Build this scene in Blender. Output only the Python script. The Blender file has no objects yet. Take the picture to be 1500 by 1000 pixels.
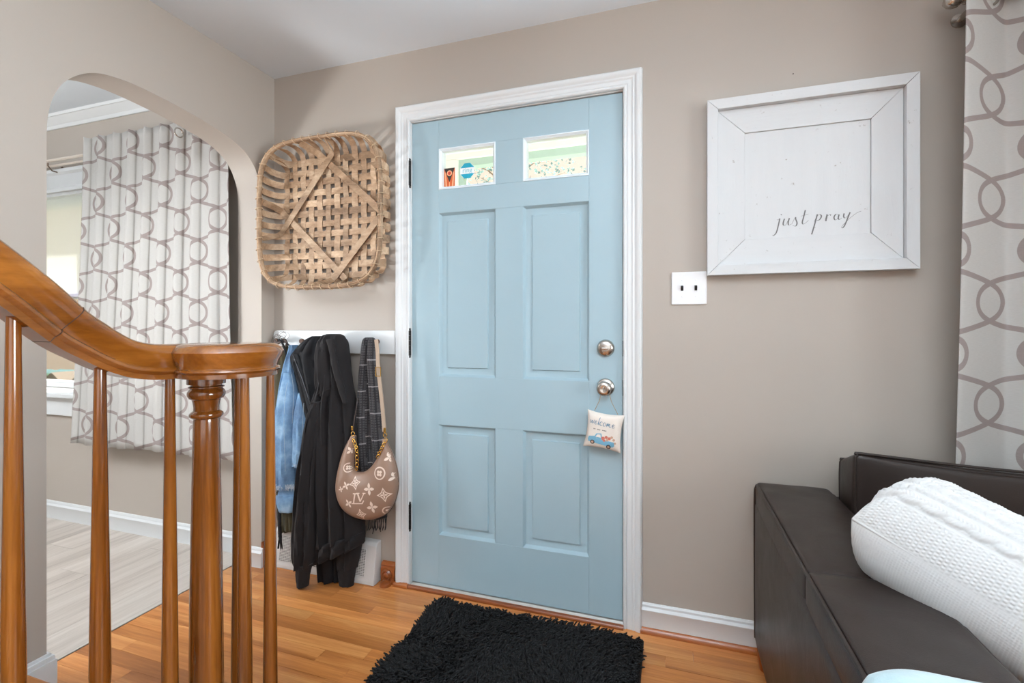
import bpy, math, random
import numpy as np
from mathutils import Vector, Matrix
from mathutils.bvhtree import BVHTree
from math import pi, sin, cos, tan, sqrt, radians, floor, tanh
random.seed(7); RNG = np.random.default_rng(7)
S = bpy.context.scene
COL = S.collection

# ---------------------------------------------------------------- camera, sky, lights, exposure
CAM = (0.0, -1.865, 1.14); YAW = radians(18.2); FPX = 698.0; HOR = 480.0
cd = bpy.data.cameras.new('camera'); co = bpy.data.objects.new('camera', cd); COL.objects.link(co)
co.location = CAM; co.rotation_euler = (pi / 2, 0, YAW)
cd.sensor_width = 36; cd.lens = FPX * 36 / 1500; cd.shift_y = (HOR - 500) / 1500; cd.clip_start = 0.02
S.camera = co
S.view_settings.view_transform = 'Standard'; S.view_settings.look = 'None'
S.view_settings.gamma = 1; S.view_settings.use_curve_mapping = False
S.view_settings.exposure = 0.18
SUN_E = 20.0

def lin(c):
    f = lambda v: (v / 12.92 if v <= .04045 else ((v + .055) / 1.055) ** 2.4)
    return tuple(f(x / 255) for x in c) + (1,)

w = bpy.data.worlds.new('sky'); S.world = w; w.use_nodes = True
nt = w.node_tree; nt.nodes.clear()
wo = nt.nodes.new('ShaderNodeOutputWorld'); bg = nt.nodes.new('ShaderNodeBackground')
tc = nt.nodes.new('ShaderNodeTexCoord'); sx = nt.nodes.new('ShaderNodeSeparateXYZ'); rp = nt.nodes.new('ShaderNodeValToRGB')
nt.links.new(tc.outputs['Generated'], sx.inputs[0]); nt.links.new(sx.outputs[2], rp.inputs[0])
rp.color_ramp.elements[0].position = 0.0; rp.color_ramp.elements[0].color = (1.0, .76, .54, 1)
rp.color_ramp.elements[1].position = 0.75; rp.color_ramp.elements[1].color = (.82, .91, 1.0, 1)
e = rp.color_ramp.elements.new(.38); e.color = (1.0, .85, .71, 1)
nt.links.new(rp.outputs[0], bg.inputs[0]); bg.inputs[1].default_value = 0.98
nt.links.new(bg.outputs[0], wo.inputs[0])

def area(name, loc, rot, sx_, sy_, power, col=(1, 1, 1), spread=pi):
    l = bpy.data.lights.new(name, 'AREA'); l.shape = 'RECTANGLE'; l.size = sx_; l.size_y = sy_
    l.energy = power; l.color = col; l.spread = spread
    o = bpy.data.objects.new(name, l); o.location = loc; o.rotation_euler = rot; COL.objects.link(o); return o
sun = bpy.data.lights.new('sun', 'SUN'); sun.energy = SUN_E; sun.angle = radians(1.5); sun.color = (1, .95, .86)
so = bpy.data.objects.new('sun', sun); COL.objects.link(so)
so.rotation_euler = Vector((-.35, -.25, -.90)).to_track_quat('-Z', 'Y').to_euler()
# added fill lights before the unseen rear and right walls, which have no windows
area('rear_fill_light', (0.7, -4.3, 1.45), (pi / 2, 0, 0), 3.0, 1.7, 27, (.88, .96, 1))
rw = area('right_fill_light', (2.65, -1.9, 1.5), (0, 0, 0), 1.3, 1.3, 24, (.88, .96, 1), radians(80))
rw.rotation_euler = Vector((-4.5, .75, .45)).to_track_quat('-Z', 'Y').to_euler()
# added fills without lamp bodies: one shining down, one up to brighten the ceiling
area('overhead_fill_light', (0.3, -2.4, 2.30), (0, 0, 0), 0.9, 0.9, 12, (.93, .975, 1))
area('ceiling_uplight_fill', (0.0, -2.15, 0.9), (pi, 0, 0), 0.5, 0.5, 78, (.86, .95, 1), radians(118))
# dining room: a low window opposite the arch, and added fills down and up
area('dining_window_daylight', (-3.15, -1.9, 0.85), (radians(108), 0, radians(-40)), 0.42, 0.42, 7.0, (.95, .98, 1), radians(75))
area('dining_fill_down', (-3.2, -1.6, 2.0), (0, 0, 0), 0.7, 0.7, 28, (.93, .975, 1))
area('dining_fill_up', (-3.2, -1.6, 2.01), (pi, 0, 0), 0.5, 0.5, 54, (.93, .975, 1))

# ---------------------------------------------------------------- pixel -> point on a real plane
def ray(px, py):
    a = (px - 750) / FPX; b = (HOR - py) / FPX
    return (-sin(YAW) + a * cos(YAW), cos(YAW) + a * sin(YAW), b)
def wp(px, py, y):
    d = ray(px, py); t = (y - CAM[1]) / d[1]
    return Vector((d[0] * t, y, CAM[2] + d[2] * t))

# ---------------------------------------------------------------- node helpers
class NT:
    def __init__(s, name):
        s.m = bpy.data.materials.new(name); s.m.use_nodes = True
        s.t = s.m.node_tree; s.t.nodes.clear()
        s.out = s.t.nodes.new('ShaderNodeOutputMaterial'); s.p = s.t.nodes.new('ShaderNodeBsdfPrincipled')
        s.t.links.new(s.p.outputs[0], s.out.inputs[0])
    def n(s, typ, **kw):
        nd = s.t.nodes.new('ShaderNode' + typ)
        for k, v in kw.items(): setattr(nd, k, v)
        return nd
    def put(s, sock, v):
        if isinstance(v, bpy.types.NodeSocket): s.t.links.new(v, sock)
        elif v is not None: sock.default_value = v
    def math(s, op, a, b=None, c=None, clamp=False):
        nd = s.n('Math', operation=op); nd.use_clamp = clamp
        s.put(nd.inputs[0], a)
        if b is not None: s.put(nd.inputs[1], b)
        if c is not None: s.put(nd.inputs[2], c)
        return nd.outputs[0]
    def coord(s, kind='Object', scale=(1, 1, 1), rnd=0.0, loc=(0, 0, 0), rot=(0, 0, 0)):
        v = s.n('TexCoord').outputs[kind]
        if rnd:
            oi = s.n('ObjectInfo'); a = s.n('VectorMath', operation='ADD')
            mu = s.math('MULTIPLY', oi.outputs['Random'], rnd)
            s.put(a.inputs[0], v); s.put(a.inputs[1], mu); v = a.outputs[0]
        mp = s.n('Mapping'); s.put(mp.inputs[0], v); mp.inputs['Scale'].default_value = scale
        mp.inputs['Location'].default_value = loc; mp.inputs['Rotation'].default_value = rot
        return mp.outputs[0]
    def noise(s, vec, scale=5, detail=4, rough=.55, dist=0):
        nd = s.n('TexNoise'); s.put(nd.inputs['Vector'], vec); nd.inputs['Scale'].default_value = scale
        nd.inputs['Detail'].default_value = detail; nd.inputs['Roughness'].default_value = rough
        nd.inputs['Distortion'].default_value = dist; return nd.outputs[0]
    def ramp(s, f, stops):
        r = s.n('ValToRGB'); s.put(r.inputs[0], f); el = r.color_ramp.elements
        while len(el) < len(stops): el.new(.5)
        for q, (p, c) in zip(el, stops): q.position = p; q.color = c
        return r.outputs[0]
    def mix(s, f, a, b, mode='MIX'):
        nd = s.n('Mix', data_type='RGBA', blend_type=mode)
        s.put(nd.inputs[0], f); s.put(nd.inputs[6], a); s.put(nd.inputs[7], b); return nd.outputs[2]
    def bump(s, h, strength=.2, dist=.01):
        b = s.n('Bump'); b.inputs['Strength'].default_value = strength; b.inputs['Distance'].default_value = dist
        s.put(b.inputs['Height'], h); s.put(s.p.inputs['Normal'], b.outputs[0])
    def set(s, **kw):
        for k, v in kw.items(): s.put(s.p.inputs[k.replace('_', ' ')], v)
        return s

def sc(c, f): return tuple(min(1, x * f) for x in c[:3]) + (1,)

def plain(name, rgb, rough=.5, metal=0, var=.06, vscale=6, bscale=0, bstr=.1, bdist=.004, coat=0, sheen=0, spec=.5):
    t = NT(name); c = lin(rgb); v = t.coord('Object')
    col = t.mix(t.noise(v, vscale), sc(c, 1 - var), sc(c, 1 + var)) if var else c
    t.set(Base_Color=col, Roughness=rough, Metallic=metal, Coat_Weight=coat, Sheen_Weight=sheen)
    t.p.inputs['Specular IOR Level'].default_value = spec
    if bscale: t.bump(t.noise(v, bscale, 3), bstr, bdist)
    return t.m

def wood(name, cs, axis=0, rough=.35, coat=.0, freq=26, stretch=.05, rnd=9.0, hue=.25, bstr=.05, streak=.5):
    t = NT(name); sc3 = [1, 1, 1]; sc3[axis] = stretch
    v = t.coord('Object', tuple(sc3), rnd=rnd)
    n1 = t.noise(v, freq * .45, 5, .6, .6); n2 = t.noise(v, freq * 5, 3, .7)
    f = t.math('ADD', t.math('MULTIPLY', n1, 1 - streak * .35), t.math('MULTIPLY', n2, streak * .35))
    c = [lin(x) for x in cs]
    col = t.ramp(f, [(.33, c[0]), (.5, c[1]), (.66, c[2])])
    oi = t.n('ObjectInfo')
    k = t.math('ADD', t.math('MULTIPLY', oi.outputs['Random'], hue * 2), 1 - hue)
    hs = t.n('HueSaturation'); t.put(hs.inputs['Color'], col); t.put(hs.inputs['Value'], k)
    t.set(Base_Color=hs.outputs[0], Roughness=t.math('ADD', rough - .05, t.math('MULTIPLY', n2, .1)), Coat_Weight=coat)
    t.p.inputs['Coat Roughness'].default_value = .12
    t.bump(n2, bstr, .002); return t.m

# ---------------------------------------------------------------- materials
MW = plain('wall_paint_taupe', (174, 164, 154), .55, var=.02, vscale=2, bscale=160, bstr=.05, bdist=.002)
MCE = plain('ceiling_paint', (219, 226, 233), .6, var=.015, vscale=1.5, bscale=120, bstr=.05, bdist=.002)
MT = plain('trim_paint_white', (218, 220, 221), .35, var=.02, vscale=9, bscale=30, bstr=.03, bdist=.002)
MDOOR = plain('door_paint_blue', (161, 185, 195), .38, var=.03, vscale=5, bscale=70, bstr=.06, bdist=.002)
MOAK = wood('oak_strip_floor', [(156, 92, 42), (194, 124, 66), (220, 158, 96)], 0, .30, .08, 30, .045, 9, .16, .05, .8)
MVIN = wood('grey_vinyl_plank', [(160, 148, 138), (190, 179, 169), (206, 197, 188)], 1, .45, 0, 22, .05, 9, .05, .03, .8)
MRAIL = wood('varnished_rail_wood', [(82, 43, 11), (126, 73, 23), (158, 100, 40)], 1, .14, .8, 22, .12, 5, .08, .02, .5)
MBAL = wood('varnished_baluster_wood', [(76, 39, 10), (113, 63, 19), (141, 86, 32)], 2, .14, .8, 40, .06, 7, .12, .02, .5)
MSHOE = wood('stained_shoe_wood', [(120, 58, 20), (158, 84, 34), (178, 102, 46)], 0, .3, .3, 24, .06, 5, .1, .02)
MSPL = wood('basket_splint_wood', [(116, 88, 64), (174, 142, 112), (210, 182, 152)], 0, .6, 0, 22, .35, 9, .16, .08, .7)
MDARK = plain('dark_gap', (30, 26, 24), .8, var=0)
MBLK = plain('black_iron', (26, 24, 23), .45, .4, bscale=80, bstr=.1)
MSS = plain('brushed_nickel', (190, 182, 174), .24, 1, var=.05, vscale=60)
MBRASS = plain('gold_hardware', (214, 168, 84), .22, 1, var=.05)
MPLATE = plain('switch_plate_white', (232, 232, 234), .3, var=.01)
MSIGN = None
def distressed(name, rgb, dark, axis=0):
    t = NT(name); s3 = [1, 1, 1]; s3[axis] = .12
    v = t.coord('Object', tuple(s3), rnd=4); n = t.noise(v, 140, 4, .7); v2 = t.coord('Object'); n2 = t.noise(v2, 38, 5, .75)
    base = t.mix(t.noise(v, 30), sc(lin(rgb), .93), lin(rgb))
    col = t.mix(t.ramp(n2, [(.66, (0, 0, 0, 1)), (.72, (1, 1, 1, 1))]), base, lin(dark))
    t.set(Base_Color=col, Roughness=.6); t.bump(n, .25, .003); return t.m
MSIGN = distressed('whitewashed_sign_board', (208, 209, 210), (150, 142, 134), 0)
MSIGNV = distressed('whitewashed_sign_board_upright', (208, 209, 210), (150, 142, 134), 2)
MINK = plain('grey_ink', (108, 106, 106), .7, var=0)
MGRATE = plain('register_enamel_white', (214, 212, 210), .35, var=.02)
MFRAME = plain('lite_frame_white', (228, 238, 244), .35, var=0)

def fabric(name, rgb, rough=.85, var=.1, vs=14, weave=900, bstr=.2, sheen=.2, sheenc=None):
    t = NT(name); c = lin(rgb); v = t.coord('Object')
    col = t.mix(t.noise(v, vs, 5), sc(c, 1 - var), sc(c, 1 + var))
    t.set(Base_Color=col, Roughness=rough, Sheen_Weight=sheen)
    t.p.inputs['Specular IOR Level'].default_value = .25
    t.bump(t.math('ADD', t.math('MULTIPLY', t.noise(v, vs * 2, 3), .7), t.math('MULTIPLY', t.noise(v, weave, 2), .3)), bstr, .004)
    return t.m
MHOOD = fabric('black_fleece', (34, 31, 32), .8, .18, 12, 700, .25, .06)
MRIB = fabric('black_rib_knit', (36, 33, 34), .9, .12, 30, 700, .3, .06)
MJKT = fabric('black_nylon', (20, 20, 24), .6, .2, 18, 500, .4, .02)
MOLV = fabric('olive_cotton', (74, 68, 50), .9, .2, 14, 600, .3, .1)
MTHROW = fabric('pale_blue_fleece', (178, 204, 210), .95, .08, 40, 300, .6, .5)
MMAT = fabric('black_chenille', (19, 18, 19), .6, .4, 60, 400, .3, .03)
MFRAY = fabric('frayed_cotton', (196, 204, 212), .9, .1, 60, 600, .3, .1)
MPILC = fabric('natural_linen', (226, 216, 206), .9, .05, 40, 900, .2, .1)
MTWINE = fabric('jute_twine', (176, 146, 110), .9, .15, 200, 900, .3, .1)
MKNIT = fabric('white_cotton_knit', (202, 201, 200), .9, .03, 40, 600, .25, .2)
def denim():
    t = NT('washed_denim'); v = t.coord('Object')
    a = t.noise(v, 9, 5, .6); b = t.noise(t.coord('Object', (900, 900, 140)), 1, 2)
    col = t.ramp(a, [(.34, lin((58, 94, 136))), (.5, lin((92, 134, 174))), (.66, lin((150, 182, 208)))])
    col = t.mix(t.math('MULTIPLY', b, .35), col, lin((190, 208, 222)))
    t.set(Base_Color=col, Roughness=.85); t.p.inputs['Specular IOR Level'].default_value = .2
    t.bump(t.math('ADD', a, t.math('MULTIPLY', b, .3)), .5, .006); return t.m
MDEN = denim()
def plaid():
    t = NT('charcoal_plaid_wool'); uv = t.n('TexCoord').outputs['UV']; sp = t.n('SeparateXYZ'); t.put(sp.inputs[0], uv)
    def lines(s, per, wd, off=0):
        f = t.math('FRACT', t.math('DIVIDE', t.math('ADD', s, off), per)); return t.math('LESS_THAN', f, wd)
    base = t.mix(t.noise(t.coord('Object'), 200, 3), lin((58, 56, 58)), lin((94, 91, 93)))
    g = t.math('MAXIMUM', lines(sp.outputs[0], .011, .35), lines(sp.outputs[1], .011, .35))
    inb = t.math('MAXIMUM', lines(sp.outputs[1], .11, .5), lines(sp.outputs[0], .07, .5, .02))
    col = t.mix(t.math('MULTIPLY', t.math('MULTIPLY', g, inb), .55), base, lin((20, 20, 23)))
    wl = t.math('MAXIMUM', lines(sp.outputs[1], .115, .045, .03), lines(sp.outputs[0], .09, .04, .03))
    col = t.mix(t.math('MULTIPLY', wl, .6), col, lin((176, 172, 172)))
    t.set(Base_Color=col, Roughness=.95, Sheen_Weight=.1); t.p.inputs['Specular IOR Level'].default_value = .15
    t.bump(t.noise(t.coord('Object'), 500, 2), .3, .003); return t.m
MPLAID = plaid()
def leather(name, rgb, rough=.42, sc_=420, b=.12, var=.15):
    t = NT(name); v = t.coord('Object'); c = lin(rgb)
    vo = t.n('TexVoronoi'); vo.feature = 'DISTANCE_TO_EDGE'; t.put(vo.inputs['Vector'], v); vo.inputs['Scale'].default_value = sc_
    wr = t.noise(v, 9, 5, .6, .8)
    t.set(Base_Color=t.mix(t.noise(v, 4, 4), sc(c, 1 - var), sc(c, 1 + var)), Roughness=t.math('ADD', rough - .08, t.math('MULTIPLY', wr, .16)))
    t.bump(t.math('ADD', t.math('MULTIPLY', vo.outputs[0], .25), t.math('MULTIPLY', wr, 1.2)), b, .006); return t.m
MLEA = leather('dark_brown_leather', (40, 30, 26), .40, 380, .22)
MBAG = leather('taupe_pebbled_leather', (146, 116, 98), .38, 900, .05, .06)
MBAGP = plain('cream_bag_print', (226, 204, 188), .5, var=.02)
MBAGE = plain('dark_edge_paint', (62, 44, 36), .5, var=.05)
MSTRAP = leather('beige_strap', (176, 154, 134), .5, 800, .05, .06)

def curtain_mat():
    t = NT('linen_curtain_with_mauve_trellis'); uv = t.n('TexCoord').outputs['UV']; sp = t.n('SeparateXYZ'); t.put(sp.inputs[0], uv)
    W, a, Hp, k, lw = .150, .054, .304, 1.3, .0086
    X = t.math('DIVIDE', sp.outputs[0], W); n0 = t.math('FLOOR', X); th = t.math('MULTIPLY', sp.outputs[1], 2 * pi / Hp)
    f = t.math('DIVIDE', t.math('TANH', t.math('MULTIPLY', t.math('COSINE', th), k)), tanh(k))
    df = t.math('ABSOLUTE', t.math('SINE', th))
    sech = t.math('SUBTRACT', 1, t.math('MULTIPLY', t.math('TANH', t.math('MULTIPLY', t.math('COSINE', th), k)), t.math('TANH', t.math('MULTIPLY', t.math('COSINE', th), k))))
    slope = t.math('MULTIPLY', t.math('MULTIPLY', df, sech), (W / 2 + a) * k / tanh(k) * 2 * pi / Hp)
    nrm = t.math('SQRT', t.math('ADD', t.math('MULTIPLY', slope, slope), 1))
    best = None
    for j in (-1, 0, 1):
        nn = t.math('ADD', n0, j); sg = t.math('COSINE', t.math('MULTIPLY', nn, pi))
        xc = t.math('ADD', t.math('MULTIPLY', t.math('ADD', nn, .5), W), t.math('MULTIPLY', t.math('MULTIPLY', sg, f), W / 2 + a))
        d = t.math('DIVIDE', t.math('ABSOLUTE', t.math('SUBTRACT', sp.outputs[0], xc)), nrm)
        best = d if best is None else t.math('MINIMUM', best, d)
    mask = t.math('MULTIPLY', t.math('SUBTRACT', lw, best), 900, clamp=True)
    wv = t.noise(t.coord('UV', (60, 900, 1)), 1, 3)
    base = t.mix(wv, lin((190, 186, 181)), lin((210, 207, 203))); pat = t.mix(wv, lin((150, 137, 133)), lin((172, 159, 155)))
    col = t.mix(mask, base, pat)
    t.set(Base_Color=col, Roughness=.9); t.p.inputs['Specular IOR Level'].default_value = .15
    t.bump(wv, .15, .002)
    tr = t.n('BsdfTranslucent'); t.put(tr.inputs[0], col); mx = t.n('MixShader'); mx.inputs[0].default_value = .22
    t.t.links.new(t.p.outputs[0], mx.inputs[1]); t.t.links.new(tr.outputs[0], mx.inputs[2]); t.t.links.new(mx.outputs[0], t.out.inputs[0])
    return t.m
MCUR = curtain_mat()
def glass(name, tint=(1, 1, 1, 1)):
    t = NT(name); g = t.n('BsdfGlossy'); g.inputs['Roughness'].default_value = .02
    tr = t.n('BsdfTransparent'); tr.inputs[0].default_value = tint; mx = t.n('MixShader'); fr = t.n('Fresnel'); fr.inputs[0].default_value = 1.45
    t.t.links.new(t.math('MULTIPLY', fr.outputs[0], .6), mx.inputs[0]); t.t.links.new(tr.outputs[0], mx.inputs[1]); t.t.links.new(g.outputs[0], mx.inputs[2])
    t.t.links.new(mx.outputs[0], t.out.inputs[0]); return t.m
MGL = glass('window_glass', (.97, .99, .99, 1))
def shade_mat():
    t = NT('white_roller_shade'); t.set(Base_Color=lin((240, 240, 240)), Roughness=.8)
    tr = t.n('BsdfTranslucent'); tr.inputs[0].default_value = (.97, .99, 1, 1); mx = t.n('MixShader'); mx.inputs[0].default_value = .92
    t.t.links.new(t.p.outputs[0], mx.inputs[1]); t.t.links.new(tr.outputs[0], mx.inputs[2]); ta = t.n('BsdfTransparent'); m2 = t.n('MixShader'); m2.inputs[0].default_value = .35
    t.t.links.new(mx.outputs[0], m2.inputs[1]); t.t.links.new(ta.outputs[0], m2.inputs[2]); t.t.links.new(m2.outputs[0], t.out.inputs[0]); return t.m
MSHADE = shade_mat()
MGRASS = plain('lawn_green', (96, 100, 72), .9, var=.2, vscale=1)
MHILL = plain('hill_woodland', (58, 88, 58), .95, var=.25, vscale=.3)
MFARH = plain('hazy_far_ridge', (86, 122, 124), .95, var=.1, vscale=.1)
_t = NT('pale_foliage'); _c = lin((120, 152, 150)); _t.set(Base_Color=_c, Roughness=.7); _tr = _t.n('BsdfTranslucent'); _tr.inputs[0].default_value = _c; _m = _t.n('MixShader'); _m.inputs[0].default_value = .5
_t.t.links.new(_t.p.outputs[0], _m.inputs[1]); _t.t.links.new(_tr.outputs[0], _m.inputs[2]); _t.t.links.new(_m.outputs[0], _t.out.inputs[0]); MLEAF = _t.m
MBARK = plain('bark', (150, 130, 112), .9, var=.2, vscale=10, bscale=20, bstr=.4)
MHOUSE = plain('house_siding_cream', (176, 164, 146), .8, var=.04)
MROOF = plain('roof_shingle', (120, 108, 96), .9, var=.1)
MSTORM = plain('storm_door_enamel', (240, 246, 244), .4, var=.01)
MPORCH = plain('concrete', (214, 212, 208), .9, var=.08, bscale=30)
def flat(name, rgb, rough=.6): return plain(name, rgb, rough, var=0)

# ---------------------------------------------------------------- object helpers
OFF = {}
def tag(o, label=None, cat=None, group=None, kind=None):
    if label: o['label'] = label
    if cat: o['category'] = cat
    if group: o['group'] = group
    if kind: o['kind'] = kind
    return o
def empty(name, loc, label=None, cat=None, group=None, kind=None):
    o = bpy.data.objects.new(name, None); o.empty_display_size = .05; o.location = loc; COL.objects.link(o); OFF[o] = Vector(loc)
    return tag(o, label, cat, group, kind)
def build(name, verts, faces, mat, parent=None, smooth=False, bevel=0, uvs=None, seg=2, solid=0, sub=0, label=None, kind=None, cat=None, group=None):
    me = bpy.data.meshes.new(name)
    V = np.asarray([tuple(v) for v in verts] if not isinstance(verts, np.ndarray) else verts, dtype=float)
    if parent is not None: off = OFF[parent]
    else:
        off = Vector(((V[:, 0].min() + V[:, 0].max()) / 2, (V[:, 1].min() + V[:, 1].max()) / 2, V[:, 2].min()))
    me.from_pydata((V - np.array(off)).tolist(), [], faces); me.update()
    if uvs is not None:
        ul = me.uv_layers.new(name='UVMap'); idx = np.zeros(len(me.loops), dtype=np.int32); me.loops.foreach_get('vertex_index', idx)
        ul.data.foreach_set('uv', np.asarray(uvs, dtype=np.float32)[idx].ravel())
    me.materials.append(mat)
    if smooth:
        me.shade_smooth()
        if smooth is not True: me.set_sharp_from_angle(angle=radians(smooth))
    o = bpy.data.objects.new(name, me); COL.objects.link(o)
    if parent is not None: o.parent = parent; OFF[o] = off.copy()
    else: o.location = off; OFF[o] = Vector(off)
    if solid:
        m = o.modifiers.new('solid', 'SOLIDIFY'); m.thickness = solid; m.offset = 0
    if bevel:
        m = o.modifiers.new('bevel', 'BEVEL'); m.width = bevel; m.segments = seg; m.limit_method = 'ANGLE'; m.angle_limit = radians(40)
    if sub:
        m = o.modifiers.new('sub', 'SUBSURF'); m.levels = sub; m.render_levels = sub
    return tag(o, label, cat, group, kind)

class MB:
    def __init__(s): s.v = []; s.f = []; s.uv = []
    def add(s, v, f):
        k = len(s.v); s.v += [tuple(x) for x in v]; s.f += [tuple(i + k for i in q) for q in f]; return s
    def box(s, x0, x1, y0, y1, z0, z1):
        v = [(x, y, z) for x in (x0, x1) for y in (y0, y1) for z in (z0, z1)]
        return s.add(v, [(0, 1, 3, 2), (4, 6, 7, 5), (0, 4, 5, 1), (2, 3, 7, 6), (0, 2, 6, 4), (1, 5, 7, 3)])
    def prism(s, pts, d):          # planar polygon extruded by vector d
        n = len(pts); v = [Vector(p) for p in pts]; v += [p + Vector(d) for p in v]
        return s.add(v, [tuple(range(n))[::-1], tuple(range(n, 2 * n))] + [(i, (i + 1) % n, n + (i + 1) % n, n + i) for i in range(n)])
    def lathe(s, prof, c, n=24, axis='z', arc=None):
        rings = []
        for r, h in prof:
            ring = []
            for i in range(n):
                a = 2 * pi * i / n
                if axis == 'z': p = (c[0] + r * cos(a), c[1] + r * sin(a), c[2] + h)
                elif axis == 'y': p = (c[0] + r * cos(a), c[1] + h, c[2] + r * sin(a))
                else: p = (c[0] + h, c[1] + r * cos(a), c[2] + r * sin(a))
                ring.append(p)
            rings.append(ring)
        v = [p for r in rings for p in r]; f = []
        for k in range(len(rings) - 1):
            for i in range(n):
                f.append((k * n + i, k * n + (i + 1) % n, (k + 1) * n + (i + 1) % n, (k + 1) * n + i))
        f.append(tuple(range(n))[::-1]); f.append(tuple(range((len(rings) - 1) * n, len(rings) * n)))
        return s.add(v, f)
    def sweep(s, path, section, closed=False, up=(0, 0, 1), scale=None):   # section: 2-D loop (side, up)
        P = [Vector(p) for p in path]; n = len(P); m = len(section); v = []
        upv = Vector(up)
        for i in range(n):
            if closed: t = P[(i + 1) % n] - P[i - 1]
            else: t = P[min(i + 1, n - 1)] - P[max(i - 1, 0)]
            t.normalize(); side = t.cross(upv)
            if side.length < 1e-4: side = t.cross(Vector((1, 0, 0)))
            side.normalize(); u = side.cross(t); k = scale[i] if scale else 1
            for a, b in section: v.append(P[i] + side * a * k + u * b * k)
        f = []
        for i in range(n if closed else n - 1):
            j = (i + 1) % n
            for q in range(m): f.append((i * m + q, i * m + (q + 1) % m, j * m + (q + 1) % m, j * m + q))
        if not closed: f.append(tuple(range(m))[::-1]); f.append(tuple(range((n - 1) * m, n * m)))
        return s.add(v, f)
    def tube(s, path, r, n=8, closed=False, scale=None, up=(0, 0, 1)):
        return s.sweep(path, [(r * cos(2 * pi * i / n), r * sin(2 * pi * i / n)) for i in range(n)], closed, up, scale)
    def frame(s, x0, x1, z0, z1, y, prof, open_bottom=False):   # moulding round a rectangle in an xz plane; prof (outward w, towards room h)
        cs = [(x0, z0, -1, 0 if open_bottom else -1), (x0, z1, -1, 1), (x1, z1, 1, 1), (x1, z0, 1, 0 if open_bottom else -1)]
        m = len(prof); v = [(x + a * w_, y - h, z + b * w_) for x, z, a, b in cs for w_, h in prof]; f = []
        for i in range(3 if open_bottom else 4):
            j = (i + 1) % 4
            for q in range(m): f.append((i * m + q, j * m + q, j * m + (q + 1) % m, i * m + (q + 1) % m))
        if open_bottom: f.append(tuple(range(m))); f.append(tuple(range(3 * m, 4 * m))[::-1])
        return s.add(v, f)
    def grid(s, P, nu, nv, closed_u=False):   # P[v][u]
        v = [p for row in P for p in row]; f = []
        for j in range(nv - 1):
            for i in range(nu if closed_u else nu - 1):
                k = (i + 1) % nu
                f.append((j * nu + i, j * nu + k, (j + 1) * nu + k, (j + 1) * nu + i))
        return s.add(v, f)
    def build(s, name, mat, parent=None, **kw): return build(name, s.v, s.f, mat, parent, **kw)

def cat(pts, n):        # Catmull-Rom through points (any dimension), n samples
    P = np.asarray(pts, dtype=float); m = len(P); out = []
    for i in range(n):
        t = i / (n - 1) * (m - 1); k = min(int(t), m - 2); u = t - k
        p0 = P[max(k - 1, 0)]; p1 = P[k]; p2 = P[k + 1]; p3 = P[min(k + 2, m - 1)]
        out.append(.5 * ((2 * p1) + (p2 - p0) * u + (2 * p0 - 5 * p1 + 4 * p2 - p3) * u * u + (3 * p1 - p0 - 3 * p2 + p3) * u ** 3))
    return np.array(out)

def loft(name, rows, y, mat, parent, n=26, m=44, ripple=0, waves=3, back=.35, seed=0, power=1.0, drift=1.5, uv=False, fine=.0015, label=None):
    """hanging cloth: rows (py, x_left, x_right, depth) read on the plane y; a closed soft tube with folds"""
    R = cat([tuple(q) + (0,) * (5 - len(q)) for q in rows], m); rr = random.Random(seed); ph = rr.random() * 6; ph2 = rr.random() * 6
    V = []; F = []; UV = []; vlen = 0; prev = None
    for j in range(m):
        py, x0, x1, dp, sk = R[j]; A = wp(x0, py + sk, y); B = wp(x1, py - sk, y); c = (A + B) / 2; h = (B - A) / 2
        if prev is not None: vlen += (c - prev).length
        prev = c; t = j / (m - 1)
        for i in range(n):
            a = pi - 2 * pi * i / n; cs, sn = cos(a), sin(a)
            q = abs(sn) ** power * (1 if sn > 0 else -back)
            amp = ripple * min(1, t * 2.2 + .15) * (abs(sn) if sn > 0 else .2)
            r = amp * (cos(waves * pi * cs + ph + drift * t * 2) + .5 * cos(waves * 2.3 * pi * cs + ph2 - drift * t * 3))
            r += fine * sin(23 * t + 5 * cs + ph) * cos(17 * cs + 9 * t)
            V.append((c.x + h.x * cs, y - max(dp, .004) * q - r, c.z + h.z * cs))
            UV.append((cs * h.length, vlen))
        if j:
            for i in range(n):
                k = (i + 1) % n
                F.append(((j - 1) * n + i, (j - 1) * n + k, j * n + k, j * n + i))
    F.append(tuple(range(n))); F.append(tuple(range((m - 1) * n, m * n))[::-1])
    return build(name, V, F, mat, parent, smooth=70, uvs=UV if uv else None, label=label)

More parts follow.
